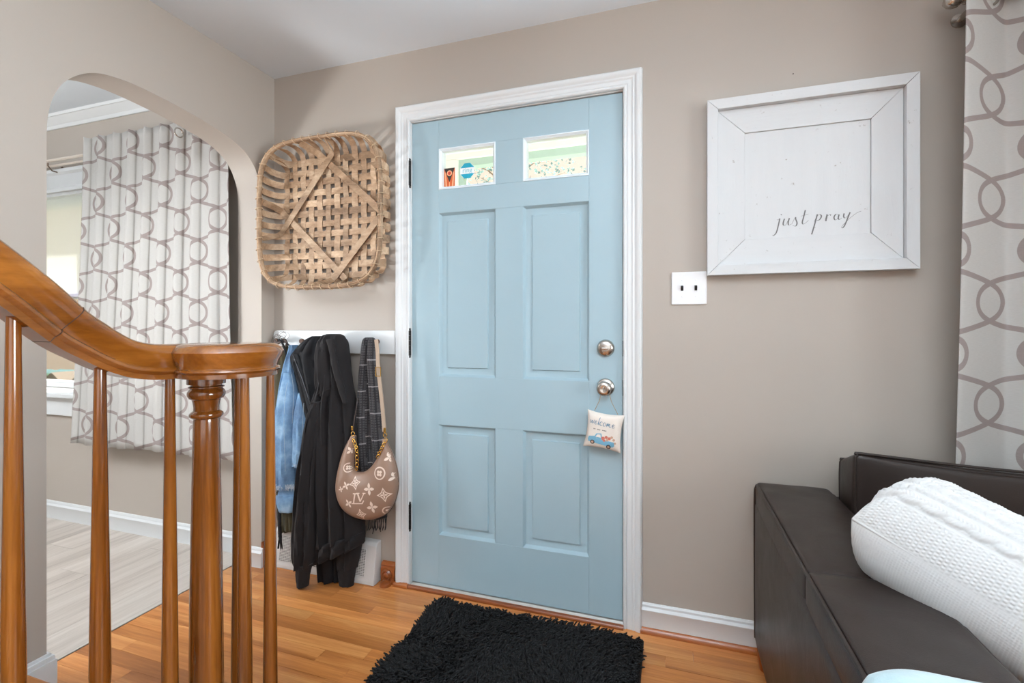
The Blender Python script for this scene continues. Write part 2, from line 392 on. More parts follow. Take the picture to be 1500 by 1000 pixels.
def bvh_of(objs):
    V = []; F = []
    for o in objs:
        k = len(V); off = OFF[o]; V += [v.co + off for v in o.data.vertices]; F += [tuple(i + k for i in p.vertices) for p in o.data.polygons]
    return BVHTree.FromPolygons(V, F)
def decal(name, polys, surf, mat, parent, lift=.0006, yfrom=-.6, step=.004, label=None):
    """flat print: 2-D (x,z) polygons triangulated, subdivided and laid on a surface by casting along +y"""
    import bmesh
    bm = bmesh.new()
    for poly in polys:
        vs = [bm.verts.new((p[0], 0, p[1])) for p in poly]
        try: bm.faces.new(vs)
        except ValueError: pass
    bmesh.ops.triangulate(bm, faces=bm.faces[:])
    for _ in range(4):
        es = [e_ for e_ in bm.edges if e_.calc_length() > step]
        if not es: break
        bmesh.ops.subdivide_edges(bm, edges=es, cuts=1); bmesh.ops.triangulate(bm, faces=bm.faces[:])
    for v in bm.verts:
        if isinstance(surf, BVHTree):
            h = surf.ray_cast(Vector((v.co.x, yfrom, v.co.z)), Vector((0, 1, 0)))
            v.co.y = (h[0].y if h[0] else 0) - lift
            if not h[0]: v.tag = True
        else: v.co.y = surf - lift
    bmesh.ops.delete(bm, geom=[v for v in bm.verts if v.tag], context='VERTS')
    bm.verts.index_update()
    V = [tuple(v.co) for v in bm.verts]; F = [tuple(v.index for v in f.verts) for f in bm.faces]; bm.free()
    return build(name, V, F, mat, parent, label=label)
def ribbon(pts, w0, w1=None, n=24):      # 2-D stroke of swelling width -> list of quads
    P = cat(pts, n); out = []; L = []; R = []
    for i in range(n):
        t = P[min(i + 1, n - 1)] - P[max(i - 1, 0)]; t = t / (np.linalg.norm(t) + 1e-9); nn = np.array((-t[1], t[0]))
        down = max(0, -t[1]); wd = (w0 + ((w1 if w1 else w0) - w0) * down) / 2
        L.append(P[i] + nn * wd); R.append(P[i] - nn * wd)
    return [[L[i], L[i + 1], R[i + 1], R[i]] for i in range(n - 1)]
def text_polys(s, size, x, z, font_shear=0, align='CENTER', extr=None):
    c = bpy.data.curves.new('lettering', 'FONT'); c.body = s; c.size = size; c.align_x = align; c.align_y = 'CENTER'; c.shear = font_shear
    o = bpy.data.objects.new('lettering', c); COL.objects.link(o)
    bpy.context.view_layer.update(); me = o.evaluated_get(bpy.context.evaluated_depsgraph_get()).to_mesh()
    r = [[(x + me.vertices[i].co.x, z + me.vertices[i].co.y) for i in p.vertices] for p in me.polygons]
    o.evaluated_get(bpy.context.evaluated_depsgraph_get()).to_mesh_clear(); bpy.data.objects.remove(o); bpy.data.curves.remove(c); return r

# ================================================================ SETTING
XL, XA = -1.846, -1.99             # living side and dining side of the arch wall
ZC, ZC2 = 2.365, 2.395
XD0, YB, XR = -4.7, -4.5, 2.75
# --- floors
fl = MB().box(XA, XR, YB, .0, -.06, -.012).build('floor', MOAK, kind='structure')
def planks(parent, name, mat, x0, x1, y0, y1, wd, lens, along, seed, top=0.0):
    r = random.Random(seed); a0, a1 = (x0, x1) if along == 'x' else (y0, y1); b0, b1 = (y0, y1) if along == 'x' else (x0, x1)
    b = b1; k = 0
    while b > b0 + 1e-4:
        bb = max(b - wd, b0); a = a0 - r.random() * lens[0]
        while a < a1:
            L = r.uniform(*lens); s, e_ = max(a, a0), min(a + L, a1)
            if e_ - s > .01:
                g = .0004; zt = top + r.uniform(-.0002, .0002)
                m = MB()
                if along == 'x': m.box(s + g, e_ - g, bb + g, b - g, -.012, zt)
                else: m.box(bb + g, b - g, s + g, e_ - g, -.012, zt)
                m.build(name, mat, parent)
            a += L
        b = bb; k += 1
planks(fl, 'plank', MOAK, XA + .004, .95, -1.62, -.012, .057, (.35, 1.0), 'x', 5)
fd = MB().box(XD0, XA, -3.4, 0, -.06, -.012).build('floor', MVIN, kind='structure')
planks(fd, 'plank', MVIN, XD0, XA - .004, -2.0, -.012, .185, (.9, 1.25), 'y', 3)
MB().box(XA - .004, XA + .004, -.905, -.078, -.012, -.003).build('trim_1', MDARK, kind='structure')
# --- ceilings
MB().box(XL, XR, YB, 0, ZC, ZC + .1).build('ceiling', MCE, kind='structure')
MB().box(XD0, XA, -3.4, 0, ZC2, ZC2 + .1).build('ceiling', MCE, kind='structure')
# --- back wall with door and two window openings
DX0, DX1, DZ1 = -1.086, -.162, 2.05
W1 = (-4.05, -2.30, .76, 1.95); W2 = (1.18, 2.45, .85, 2.0)
b = MB(); T = .11
def wall_strip(x0, x1, holes):
    if not holes: b.box(x0, x1, 0, T, -.06, 2.5); return
    z0, z1 = holes
    if z0 > -.05: b.box(x0, x1, 0, T, -.06, z0)
    b.box(x0, x1, 0, T, z1, 2.5)
wall_strip(XD0, W1[0], None); wall_strip(W1[0], W1[1], W1[2:]); wall_strip(W1[1], DX0, None)
wall_strip(DX0, DX1, (-.06, DZ1)); wall_strip(DX1, W2[0], None); wall_strip(W2[0], W2[1], W2[2:]); wall_strip(W2[1], XR, None)
b.build('wall_back', MW, kind='structure')
# --- arch wall (left)
arch = [(-.078, 0), (-.078, 1.70), (-.084, 1.80), (-.105, 1.868), (-.14, 1.920), (-.19, 1.957), (-.26, 1.983), (-.37, 2.004), (-.50, 2.018), (-.62, 2.024), (-.70, 2.020), (-.765, 2.006), (-.818, 1.974), (-.862, 1.925), (-.890, 1.862), (-.903, 1.79), (-.905, 1.72), (-.905, 0)]
ac = [arch[0]] + [tuple(p) for p in cat(arch[1:-1], 60)] + [arch[-1]]
outl = [(0, -.06), (0, 2.5), (YB, 2.5), (YB, -.06), (-.905, -.06)] + ac[::-1] + [(-.078, -.06)]
MB().prism([(XA, y_, z_) for y_, z_ in outl], (XL - XA, 0, 0)).build('wall_left', MW, smooth=30, kind='structure')
# --- unseen shell
MB().box(XR, XR + .1, YB, 0, -.06, 2.5).build('wall_right', MW, kind='structure')
MB().box(XL, XR + .1, YB - .1, YB, -.06, 2.5).build('wall_rear', MW, kind='structure')
MB().box(XD0 - .1, XD0, -3.4, T, -.06, 2.5).build('wall_dining_side', MW, kind='structure')
MB().box(XD0 - .1, XA, -3.5, -3.4, -.06, 2.5).build('wall_dining_rear', MW, kind='structure')
# --- baseboards, crown, shoe
BBP = [(0, 0), (.014, 0), (.014, .062), (.017, .066), (.017, .070), (.009, .078), (.009, .086), (.004, .092), (0, .092)]
def board_run(name, p0, p1, nrm, prof, mat, **kw):
    p0 = Vector(p0); p1 = Vector(p1); nv = Vector(nrm); m = len(prof)
    v = [p + nv * a + Vector((0, 0, h)) for p in (p0, p1) for a, h in prof]
    f = [(q, (q + 1) % m, m + (q + 1) % m, m + q) for q in range(m)] + [tuple(range(m))[::-1], tuple(range(m, 2 * m))]
    return build(name, v, f, mat, smooth=40, **kw)
LP = [(a, h * .96 + .018) for a, h in BBP]
board_run('baseboard_back', (-.101, 0, 0), (XR, 0, 0), (0, -1, 0), [(0, 0)] + LP[:1] + LP[1:], MT, kind='structure')
QR = [(0, 0), (.026, 0), (.026, .006), (.023, .013), (.018, .018), (.014, .021), (0, .021)]
board_run('trim_2', (-.101, 0, 0), (XR, 0, 0), (0, -1, 0), QR, MSHOE, kind='structure')
DB = [(a, h * 1.1) for a, h in BBP]
board_run('baseboard_dining', (XD0, 0, 0), (XA, 0, 0), (0, -1, 0), DB, MT, kind='structure')
NB = [(0, 0), (.018, 0), (.018, .10), (.010, .122), (0, .125)]
Lb = MB(); y0_, t_ = -.905, .018
for th_b, z0_, z1_ in ((t_, 0, .10), (t_ * .75, .10, .114), (t_ * .4, .114, .122)):
    Lb.prism([(XA, y0_, z0_), (XA, y0_ + th_b, z0_), (XL + th_b, y0_ + th_b, z0_), (XL + th_b, -1.012, z0_), (XL, -1.012, z0_), (XL, y0_, z0_)], (0, 0, z1_ - z0_))
Lb.build('baseboard_left', MT, kind='structure')
board_run('baseboard_jamb_far', (XA, -.078, 0), (XL + .012, -.078, 0), (0, -1, 0), BBP, MT, kind='structure')
SB = [(0, 0), (.014, 0), (.014, .10), (.006, .115), (0, .118)]
board_run('baseboard_corner', (XL, 0, 0), (XL, -.080, 0), (1, 0, 0), SB, MSHOE, kind='structure')
CR = [(0, 0), (.008, 0), (.014, .012), (.014, .018), (.05, .05), (.056, .05), (.06, .065), (0, .065)]
board_run('trim_3', (XD0, 0, ZC2 - .065), (XA, 0, ZC2 - .065), (0, -1, 0), CR, MT, kind='structure')
board_run('trim_4', (XA, -3.4, ZC2 - .065), (XA, 0, ZC2 - .065), (-1, 0, 0), CR, MT, kind='structure')

# --- front door
dr = empty('door_1', (-.624, 0, 0), kind='structure')
CAS = [(.0, 0), (.0, .014), (.004, .018), (.009, .018), (.013, .013), (.017, .015), (.030, .015), (.036, .018), (.042, .017), (.047, .020), (.054, .024), (.062, .025), (.067, .020), (.071, .0)]
MB().frame(DX0 + .002, DX1 - .002, 0.0, DZ1 - .001, 0, CAS, True).build('casing', MT, dr, smooth=25)
jm = MB()
jm.box(DX0 - .001, DX0 + .004, .0, .15, 0, DZ1); jm.box(DX1 - .004, DX1 + .001, .0, .15, 0, DZ1); jm.box(DX0, DX1, .0, .15, DZ1 - .004, DZ1 + .001)
jm.box(DX0 + .003, DX0 + .016, .056, .09, 0, DZ1); jm.box(DX1 - .016, DX1 - .003, .056, .09, 0, DZ1); jm.box(DX0, DX1, .056, .09, DZ1 - .016, DZ1 - .003)
jm.build('jamb', MT, dr, bevel=.001)
FX = [DX0 + .005, -.950, -.688, -.568, -.297, DX1 - .006]; FY0, FY1 = .006, .05
FZ = [.017, .240, .719, .930, 1.638, 1.740, 1.918, DZ1 - .007]
def dpart(name, *bx): MB().box(*bx).build(name, MDOOR, dr, bevel=.0012, seg=2)
dpart('stile', FX[0], FX[1], FY0, FY1, FZ[0], FZ[7]); dpart('stile', FX[4], FX[5], FY0, FY1, FZ[0], FZ[7])
for za, zb in ((0, 1), (2, 3), (4, 5), (6, 7)): dpart('rail', FX[1], FX[4], FY0, FY1, FZ[za], FZ[zb])
for za, zb in ((1, 2), (3, 4), (5, 6)): dpart('mullion', FX[2], FX[3], FY0, FY1, FZ[za], FZ[zb])
for xa, xb in ((FX[1], FX[2]), (FX[3], FX[4])):
    for za, zb in ((FZ[1], FZ[2]), (FZ[3], FZ[4])):
        pr = [(0, 0), (-.002, -.002), (-.006, -.010), (-.009, -.014), (-.011, -.015), (-.036, -.016), (-.039, -.009), (-.040, -.009)]
        m = MB(); k = 0; cs = [(xa, za, -1, -1), (xa, zb, -1, 1), (xb, zb, 1, 1), (xb, za, 1, -1)]
        v = [(x + a * w_, FY0 - h, z + c * w_) for w_, h in pr for x, z, a, c in cs]; n_ = len(pr)
        f = [(q * 4 + i, (q + 1) * 4 + i, (q + 1) * 4 + (i + 1) % 4, q * 4 + (i + 1) % 4) for q in range(n_ - 1) for i in range(4)]
        f.append(tuple(range((n_ - 1) * 4, n_ * 4)))
        # back face closes the panel
        v += [(x, FY1 - .01, z) for x, z, a, c in cs]; kk = n_ * 4
        f += [(i, (i + 1) % 4, kk + (i + 1) % 4, kk + i) for i in range(4)] + [(kk + 3, kk + 2, kk + 1, kk)]
        build('door_panel', v, f, MDOOR, dr, smooth=25)
panes = []
for xa, xb in ((FX[1], FX[2]), (FX[3], FX[4])):
    MB().frame(xa, xb, FZ[5], FZ[6], FY0, [(0, -.044), (0, .002), (-.004, .003), (-.008, -.002), (-.012, -.004), (-.012, -.044)]).build('lite_frame', MFRAME, dr, smooth=25)
    panes.append(MB().box(xa + .010, xb - .010, .030, .034, FZ[5] + .010, FZ[6] - .010).build('glass_pane', MGL, dr))
# stickers on the left pane
def rect(x0, x1, z0, z1): return [(x0, z0), (x1, z0), (x1, z1), (x0, z1)]
MSO = flat('sticker_orange', (216, 96, 44)); MSK = flat('sticker_black', (52, 44, 40)); MSW = flat('sticker_white', (238, 240, 240)); MSR = flat('sticker_red', (206, 70, 50)); MST = flat('sticker_teal', (28, 160, 188)); MSP = flat('sticker_peach', (240, 176, 130))
p0 = panes[0]; gy = .0295; Z0 = FZ[5]
fx0, fx1, fz0, fz1 = -.936, -.885, Z0 + .012, Z0 + .098
fw_, fh = fx1 - fx0, fz1 - fz0
U = lambda u, v: (fx0 + u * fw_, fz0 + v * fh)
decal('flag_sticker', [[U(0, 0), U(1, 0), U(1, 1), U(0, 1)]], gy, MSO, p0, .0003, step=9, label='orange and black swallow-tailed flag sticker on the left pane')
decal('flag_sticker_field', [[U(0, 1), U(.5, .28), U(1, 1)]], gy, MSK, p0, .0006, step=9)
decal('flag_sticker_stripe', [[U(.14, 0), U(.3, 0), U(.16, .72), U(.06, .86)], [U(.86, 0), U(.7, 0), U(.84, .72), U(.94, .86)], [U(.44, 0), U(.56, 0), U(.53, .3), U(.47, .3)]], gy, MSP, p0, .0006, step=9)
circ = lambda cx, cz, r, n=20: [(cx + r * cos(2 * pi * i / n), cz + r * sin(2 * pi * i / n)) for i in range(n)]
decal('flag_sticker_disc', [circ(*U(.5, .74), .0125)], gy, MSP, p0, .0009, step=9)
decal('flag_sticker_disc', [circ(*U(.5, .74), .0075)], gy, MSR, p0, .0012, step=9)
ox, oz, orr = -.826, Z0 + .078, .036
oc = [(ox + orr * cos(pi / 8 + pi / 4 * i), oz + orr * sin(pi / 8 + pi / 4 * i)) for i in range(8)]
decal('round_sticker', [oc], gy, MSW, p0, .0003, step=9, label='octagonal white and teal sticker on the left pane')
decal('round_sticker_band', [[(ox - .0325, oz + .013), (ox + .0325, oz + .013), (ox + .0135, oz + .033), (ox - .0135, oz + .033)], [(ox - .0325, oz - .013), (ox + .0325, oz - .013), (ox + .0135, oz - .033), (ox - .0135, oz - .033)]], gy, MST, p0, .0006, step=9)
decal('lettering', text_polys('ring', .030, ox, oz + .002), gy, flat('sticker_lettering', (120, 190, 205)), p0, .0008, step=9)
MB().box(FX[1] - .10, FX[4] + .10, FY1 - .001, FY1 + .003, 0.03, FZ[5]).build('bounce_skin', MSTORM, dr); MB().box(FX[1] - .10, FX[4] + .10, FY1 - .001, FY1 + .003, FZ[6], FZ[7] - .01).build('bounce_skin', MSTORM, dr)  # unseen white faces added outside the door to bounce light
# hinges, knob, deadbolt
for hz in (1.821, 1.073, .308):
    h = MB(); hx = DX0 + .001
    for i in range(5): h.lathe([(.0066, 0), (.0066, .0215)], (hx, -.010, hz - .055 + i * .022), 10)
    h.lathe([(.002, -.066), (.006, -.062), (.0045, -.056), (.0068, -.055)], (hx, -.010, hz), 10)
    h.lathe([(.0068, .055), (.0045, .057), (.006, .062), (.002, .067)], (hx, -.010, hz), 10)
    h.box(hx - .001, hx + .002, -.006, .03, hz - .055, hz + .055)
    h.build('hinge', MBLK, dr, smooth=35)
kx = -.232
kb = MB().lathe([(.034, 0), (.034, -.003), (.030, -.008), (.016, -.011), (.011, -.014), (.011, -.030), (.016, -.034), (.024, -.040), (.028, -.048), (.028, -.056), (.024, -.063), (.015, -.067), (.012, -.066), (.0, -.0655)], (kx, FY0, .910), 32, 'y').build('door_knob', MSS, dr, smooth=50)
MB().box(kx - .002, kx + .002, FY0 - .074, FY0 - .064, .902, .918).build('lock_button', MSS, kb, bevel=.001)
db = MB().lathe([(.034, 0), (.034, -.004), (.031, -.012), (.024, -.018), (.012, -.020), (0, -.020)], (kx, FY0, 1.061), 32, 'y').build('deadbolt', MSS, dr, smooth=50)
MB().box(kx - .013, kx + .013, FY0 - .034, FY0 - .018, 1.057, 1.065).build('thumb_turn', MSS, db, bevel=.003)
for z_ in (1.061, .910): MB().box(DX1 - .0055, DX1 - .0015, -.0015, .028, z_ - .03, z_ + .03).build('strike_plate', MBLK, dr)
# threshold
MB().prism([(DX0, -.012, 0), (DX0, .002, .014), (DX0, .10, .014), (DX0, .10, 0)], (DX1 - DX0, 0, 0)).build('threshold', plain('worn_sill', (176, 172, 166), .45, .3, var=.12, vscale=20), dr)
board_run('trim_5', (DX0 + .0, -.012, 0), (DX1 + .0, -.012, 0), (0, -1, 0), [(0, 0), (.018, 0), (.017, .006), (.012, .011), (0, .012)], MSHOE, kind='structure')
board_run('trim_6', (DX0 - .070, -.0, 0), (DX0 + .0, -.0, 0), (0, -1, 0), [(0, 0), (.034, 0), (.033, .006), (.03, .013), (.026, .016), (0, .016)], MSHOE, kind='structure')
# porch seen through the door panes: a white beam carried on posts
pb_ = empty('porch_frame', (-.9, 1.4, -.03), kind='structure')
def porch(z1, z2, px0, px1):
    MB().box(-3.2, 1.6, 1.4, 1.52, z2, z2 + .42).build('beam', MSTORM, pb_, bevel=.004)
    MB().box(-3.2, 1.6, 1.425, 1.50, z1, z2).build('beam_trim', plain('mint_trim', (176, 206, 198), .6, var=0), pb_, bevel=.003)
    MB().box(px0, px1, 1.4, 1.52, -.03, z2).build('post', MSTORM, pb_, bevel=.004)
    MB().box(1.3, 1.42, 1.4, 1.52, -.03, z2).build('post', MSTORM, pb_, bevel=.004)
porch(2.352, 2.405, -1.74, -1.504)
MB().box(-1.504, -1.462, 1.425, 1.50, -.03, 2.352).build('post_trim', bpy.data.materials['mint_trim'], pb_, bevel=.003)

# --- windows
def window(n, X0, X1, Z0_, Z1_, apron=True, rail_z=None):
    o = empty('window_%d' % n, ((X0 + X1) / 2, 0, Z0_), kind='structure')
    cp = [(0, -.002), (0, .018), (.012, .022), (.02, .016), (.075, .016), (.085, .026), (.10, .026), (.10, 0)]
    MB().frame(X0, X1, Z0_, Z1_, 0, [(w_ * (.13 / .10), h) for w_, h in cp], True).build('casing', MT, o, smooth=25)
    MB().box(X0 - .16, X1 + .16, -.055, .06, Z0_ - .03, Z0_).build('sill', MT, o, bevel=.006)
    MB().box(X0 - .13, X1 + .13, -.018, 0, Z0_ - .14, Z0_ - .03).build('apron', MT, o, bevel=.004)
    rz = rail_z or (Z0_ + Z1_) / 2
    j = MB(); j.box(X0 - .001, X0 + .02, 0, T, Z0_, Z1_); j.box(X1 - .02, X1 + .001, 0, T, Z0_, Z1_); j.box(X0, X1, 0, T, Z1_ - .02, Z1_ + .001); j.box(X0, X1, 0, T + .02, Z0_ - .01, Z0_ + .012)
    j.build('jamb', MT, o, bevel=.002)
    xm = (X0 + X1) / 2; units = [(X0 + .02, xm - .02), (xm + .02, X1 - .02)] if X1 - X0 > 1.5 else [(X0 + .02, X1 - .02)]
    if len(units) == 2: MB().box(xm - .02, xm + .02, .02, T, Z0_, Z1_).build('mullion', MT, o, bevel=.003)
    for a, c in units:
        for (za, zb, yy) in ((Z0_ + .012, rz + .018, .05), (rz - .018, Z1_ - .02, .085)):
            MB().frame(a + .04, c - .04, za + .045, zb - .036, yy, [(0, -.03), (0, 0), (.006, .004), (.04, .004), (.04, -.03)]).build('sash', MT, o, smooth=25)
            MB().box(a + .04, c - .04, yy + .012, yy + .016, za + .045, zb - .036).build('glass_pane', MGL, o)
    return o
w1 = window(1, *W1, rail_z=1.335); w2 = window(2, *W2)

# ================================================================ OUTSIDE
MB().box(-30, 30, T, 7, -.62, -.5).build('ground', MGRASS, kind='structure')
MB().box(-1.9, .9, T, 1.9, -.5, -.03).build('porch_slab', MPORCH, kind='structure')
MB().prism([(-400, 55, -18.5), (-400, 112, -17.2), (-400, 112, -24), (-400, 55, -24)], (500, 0, 0)).build('valley_floor', MGRASS, kind='structure')
def hill(name, y0, top, amp, base, mat, x0, x1, seed):
    r = random.Random(seed); ph = [r.random() * 6 for _ in range(5)]; V = []; F = []; n = 260
    for i in range(n):
        x = x0 + (x1 - x0) * i / (n - 1); z = top + amp * (.25 * sin(x * .05 + ph[0]) + .2 * sin(x * .13 + ph[1]) + .2 * sin(x * .5 + ph[2]) + .2 * sin(x * .9 + ph[3]))
        for dy, k in ((0, 0), (1.5, .7), (4, 1), (9, .6), (14, 0)): V.append((x, y0 + dy, base + (z - base) * k))
    for i in range(n - 1):
        for k in range(4): F.append((i * 5 + k, i * 5 + k + 1, (i + 1) * 5 + k + 1, (i + 1) * 5 + k))
    build(name, V, F, mat, smooth=True, kind='structure')
hill('wooded_hill', 108, -15.9, 1.2, -19, MHILL, -330, -60, 3); hill('far_ridge', 150, -19.5, 1.0, -40, MFARH, -420, -60, 8)
def house(x, y, wd, dp, h, lab):
    o = empty('house', (x, y, -18), lab, 'house', 'houses in the valley'); z0 = -18
    MB().box(x - wd / 2, x + wd / 2, y, y + dp, z0, z0 + h).build('wall', MHOUSE, o)
    q = .25; MB().prism([(x - wd / 2 - q, y - q, z0 + h), (x + wd / 2 + q, y - q, z0 + h), (x, y - q, z0 + h + wd * .32)], (0, dp + 2 * q, 0)).build('roof', MROOF, o)
    for k in (-1, 1):
        f = MB().box(x + k * wd * .25 - .45, x + k * wd * .25 + .45, y - .06, y + .01, z0 + .9, z0 + 2.1).build('window_frame', MT, o)
        MB().box(x + k * wd * .25 - .38, x + k * wd * .25 + .38, y - .08, y - .05, z0 + .97, z0 + 2.03).build('pane', MSTORM, f)
    MB().box(x - .45, x + .45, y - .07, y + .01, z0, z0 + 2.0).build('front_door', MROOF, o)
house(-176, 91, 8, 7, 3.2, 'small cream gabled house in the valley, leftmost through the dining window')
house(-166.5, 92, 6.5, 7, 2.8, 'small cream gabled house in the valley, middle one through the dining window')
house(-159, 90, 7, 7, 2.5, 'small cream gabled house in the valley, nearest the curtain in dining window')
def tree(x, y, h, cr, nleaf, lab, seed, leafs=.045):
    o = empty('tree', (x, y, -.5), lab, 'tree'); r = np.random.default_rng(seed); rr = random.Random(seed)
    tk = MB(); tk.tube([(x, y, -.5), (x + .05, y, h * .3), (x - .03, y + .05, h * .55), (x, y, h * .95)], .09, 8, scale=[1.2, .9, .6, .15])
    tips = []
    for i in range(26):
        a = rr.random() * 6.28; z = h * (.3 + .6 * rr.random()); L = cr * (1.1 - .5 * (z / h)) * rr.uniform(.7, 1.1)
        p1 = Vector((x, y, z)); p3 = Vector((x + L * cos(a), y + L * sin(a), z + L * .55)); p2 = (p1 + p3) / 2 + Vector((0, 0, .08))
        tk.tube([p1, p2, p3], .018, 5, scale=[1, .6, .2]); tips += [p2, p3, (p2 + p3) / 2]
    tk.build('trunk', MBARK, o, smooth=True)
    T_ = np.array([tuple(t) for t in tips]); P = T_[r.integers(0, len(T_), nleaf)] + r.normal(0, .2 * cr, (nleaf, 3))
    d1 = r.normal(0, 1, (nleaf, 3)); d1 /= np.linalg.norm(d1, axis=1)[:, None]; d2 = r.normal(0, 1, (nleaf, 3)); d2 = np.cross(d1, d2); d2 /= np.linalg.norm(d2, axis=1)[:, None]
    V = np.empty((nleaf, 4, 3)); V[:, 0] = P; V[:, 1] = P + d1 * leafs * .5 + d2 * leafs * .35; V[:, 2] = P + d1 * leafs * 1.1; V[:, 3] = P + d1 * leafs * .5 - d2 * leafs * .35
    F = [(4 * i, 4 * i + 1, 4 * i + 2, 4 * i + 3) for i in range(nleaf)]
    build('foliage', V.reshape(-1, 3), F, MLEAF, o, kind='stuff')
tree(-2.0, 4.4, 3.6, 1.1, 2600, 'sparse pale-leaved tree seen through the left door pane', 1)
tree(-.55, 7.6, 4.6, 1.3, 2600, 'sparse pale-leaved tree seen through the right door pane', 2)

# ================================================================ STAIRS AND BALUSTRADE
st = empty('staircase', (-1.4, -1.04, 0), 'stained wood staircase rising beside the arch wall', 'staircase')
RX = -1.0; SX1 = -.955
def tread(k, y0, y1, z, bull=False):
    x0 = XL + .002; m = MB(); x1 = SX1
    if bull:
        pts = [(x0, y1), (x0, y0), (-1.12, y0)]
        for i in range(15):
            a = radians(150 - 240 * i / 14); pts.append((-.945 + .165 * cos(a), -1.045 + .165 * sin(a)))
        pts += [(SX1, y1)]
        m.prism([(px_, py_, z - .028) for px_, py_ in pts], (0, 0, .028))
    else: m.box(x0, x1 + .02, y1, y0, z - .028, z)
    m.build('tread', MOAK, st, bevel=.008, seg=3)
RISE, RUN = .19, .225
for k in range(7):
    y0 = -1.035 - RUN * k; z = RISE * (k + 1); y1 = y0 - RUN - .03
    tread(k, y0, y1, z, k == 0)
    m = MB()
    if k == 0:
        pts = [(XL + .002, y0 - .16), (XL + .002, y0 - .025), (-1.10, y0 - .025)]
        for i in range(13):
            a = radians(150 - 240 * i / 12); pts.append((-.945 + .14 * cos(a), -1.045 + .14 * sin(a)))
        pts.append((SX1, y0 - .16)); m.prism([(a_, b_, 0) for a_, b_ in pts], (0, 0, z - .028))
    else: m.box(XL + .002, SX1 - .004, y0 - .04, y0 - .02, RISE * k, z - .028)
    m.build('riser', MT, st)
    if k: MB().box(SX1 - .02, SX1, y0 - RUN - .02, y0 - .02, 0, z - .028).build('stringer', MT, st)

bal = empty('stair_balustrade', (RX, -1.047, RISE), 'varnished wooden stair balustrade with turned newel and round volute cap', 'balustrade')
# handrail: section (side, up) measured from the top centre line
RW = .0
def rail_sec():
    half = [(0, 0), (.012, 0), (.022, -.003), (.028, -.008), (.0305, -.014), (.030, -.021), (.0275, -.029), (.0245, -.036), (.0222, -.042), (.0215, -.048), (.024, -.050), (.026, -.052), (.027, -.056), (.024, -.060), (.021, -.062), (.021, -.072), (0, -.072)]
    return half[:-1] + [(0.0, -.072)] + [(-a, h) for a, h in half[1:-1]][::-1]
path = [(-2.35, 2.020), (-1.90, 1.664), (-1.50, 1.348), (-1.404, 1.271), (-1.344, 1.219), (-1.297, 1.172), (-1.265, 1.148), (-1.239, 1.130), (-1.215, 1.117), (-1.185, 1.109), (-1.150, 1.106), (-1.10, 1.106), (-1.06, 1.106)]
pp = cat(path, 90)
MB().sweep([(RX + (.0 if y_ < -1.12 else 0), y_, z_) for y_, z_ in pp], rail_sec(), scale=[float(np.interp(y_, (-1.33, -1.22), (1.12, 1.0))) for y_, z_ in pp]).build('handrail', MRAIL, bal, smooth=48)
jt = None
CC = Vector((-.939, -1.047, 1.106))
capp = [(.0, 0), (.080, 0), (.098, -.003), (.108, -.010), (.112, -.018), (.110, -.026), (.104, -.038), (.0995, -.048), (.0995, -.052), (.1045, -.055), (.1055, -.058), (.103, -.061), (.1005, -.063), (.1005, -.072), (0, -.072)]
MB().lathe(capp, CC, 64).build('volute_cap', MRAIL, bal, smooth=30)
# joint line in the rail (a dark glued seam)
jp = [p for p in pp if -1.312 < p[0] < -1.306]
th = math.atan2(-.79, 1)
sec = rail_sec(); jy, jz = -1.303, 1.178
MB().sweep([(RX, jy - .0005, jz + .0004), (RX, jy + .0005, jz - .0004)], [(a * 1.115, b_ * 1.10 + .0004) for a, b_ in sec]).build('rail_joint', flat('seam_dark', (46, 22, 8)), bal)
e_d = Vector((CC.x - CAM[0], CC.y - CAM[1], 0)).normalized(); e_r = Vector((e_d.y, -e_d.x, 0))
def bal_post(p, zt, zb, rt, rb, name='baluster'):
    L = zt - zb; zs = zb + .07
    prof = [(rb * 1.02, 0), (rb * 1.02, .03), (rb * .85, .04), (rb * .98, .05), (rb * .98, .06), (rb * .85, .07), (rb, .12)]
    prof += [(rb + (rt - rb) * t, zs - zb + .05 + (L - (zs - zb) - .05) * t) for t in (.25, .5, .75, 1)]
    MB().lathe(prof, (p[0], p[1], zb), 20).build(name, MBAL, bal, smooth=40)
def railz(y):
    return float(np.interp(y, pp[:, 0], pp[:, 1]))
for y in (-1.135, -1.265, -1.388, -1.51, -1.635, -1.76, -1.885):
    k = max(1, min(7, int((-1.035 - y) / RUN) + 1))
    bal_post((RX, y), railz(y) - (.069 if y > -1.2 else .074), RISE * k, .0090, .0168)
for a, c_, in ((.0835, -.005), (.030, -.066), (.020, .072)):
    q = CC + e_r * a + e_d * c_; bal_post((q.x, q.y), 1.036, RISE, .0088, .0160)
nq = CC - e_r * .042 + e_d * .0
nz = 1.0345
npf = [(.034, 0), (.034, .10), (.040, .105), (.040, .118), (.031, .126), (.0335, .16), (.0318, .35), (.0282, .60), (.0250, .745), (.0243, .7515), (.0290, .7535), (.0322, .757), (.0327, .760), (.0322, .763), (.0285, .7665), (.0245, .769), (.0245, .777), (.0262, .788), (.0275, .7935), (.0330, .7965), (.0362, .802), (.0366, .806), (.0360, .810), (.0330, .815), (.0305, .818), (.0345, .820), (.0345, .822), (.0295, .824), (.0295, .8265), (.0370, .8275), (.0370, .8445), (0, .8445)]
MB().lathe(npf, (nq.x, nq.y, RISE), 40).build('newel_post', MBAL, bal, smooth=30)

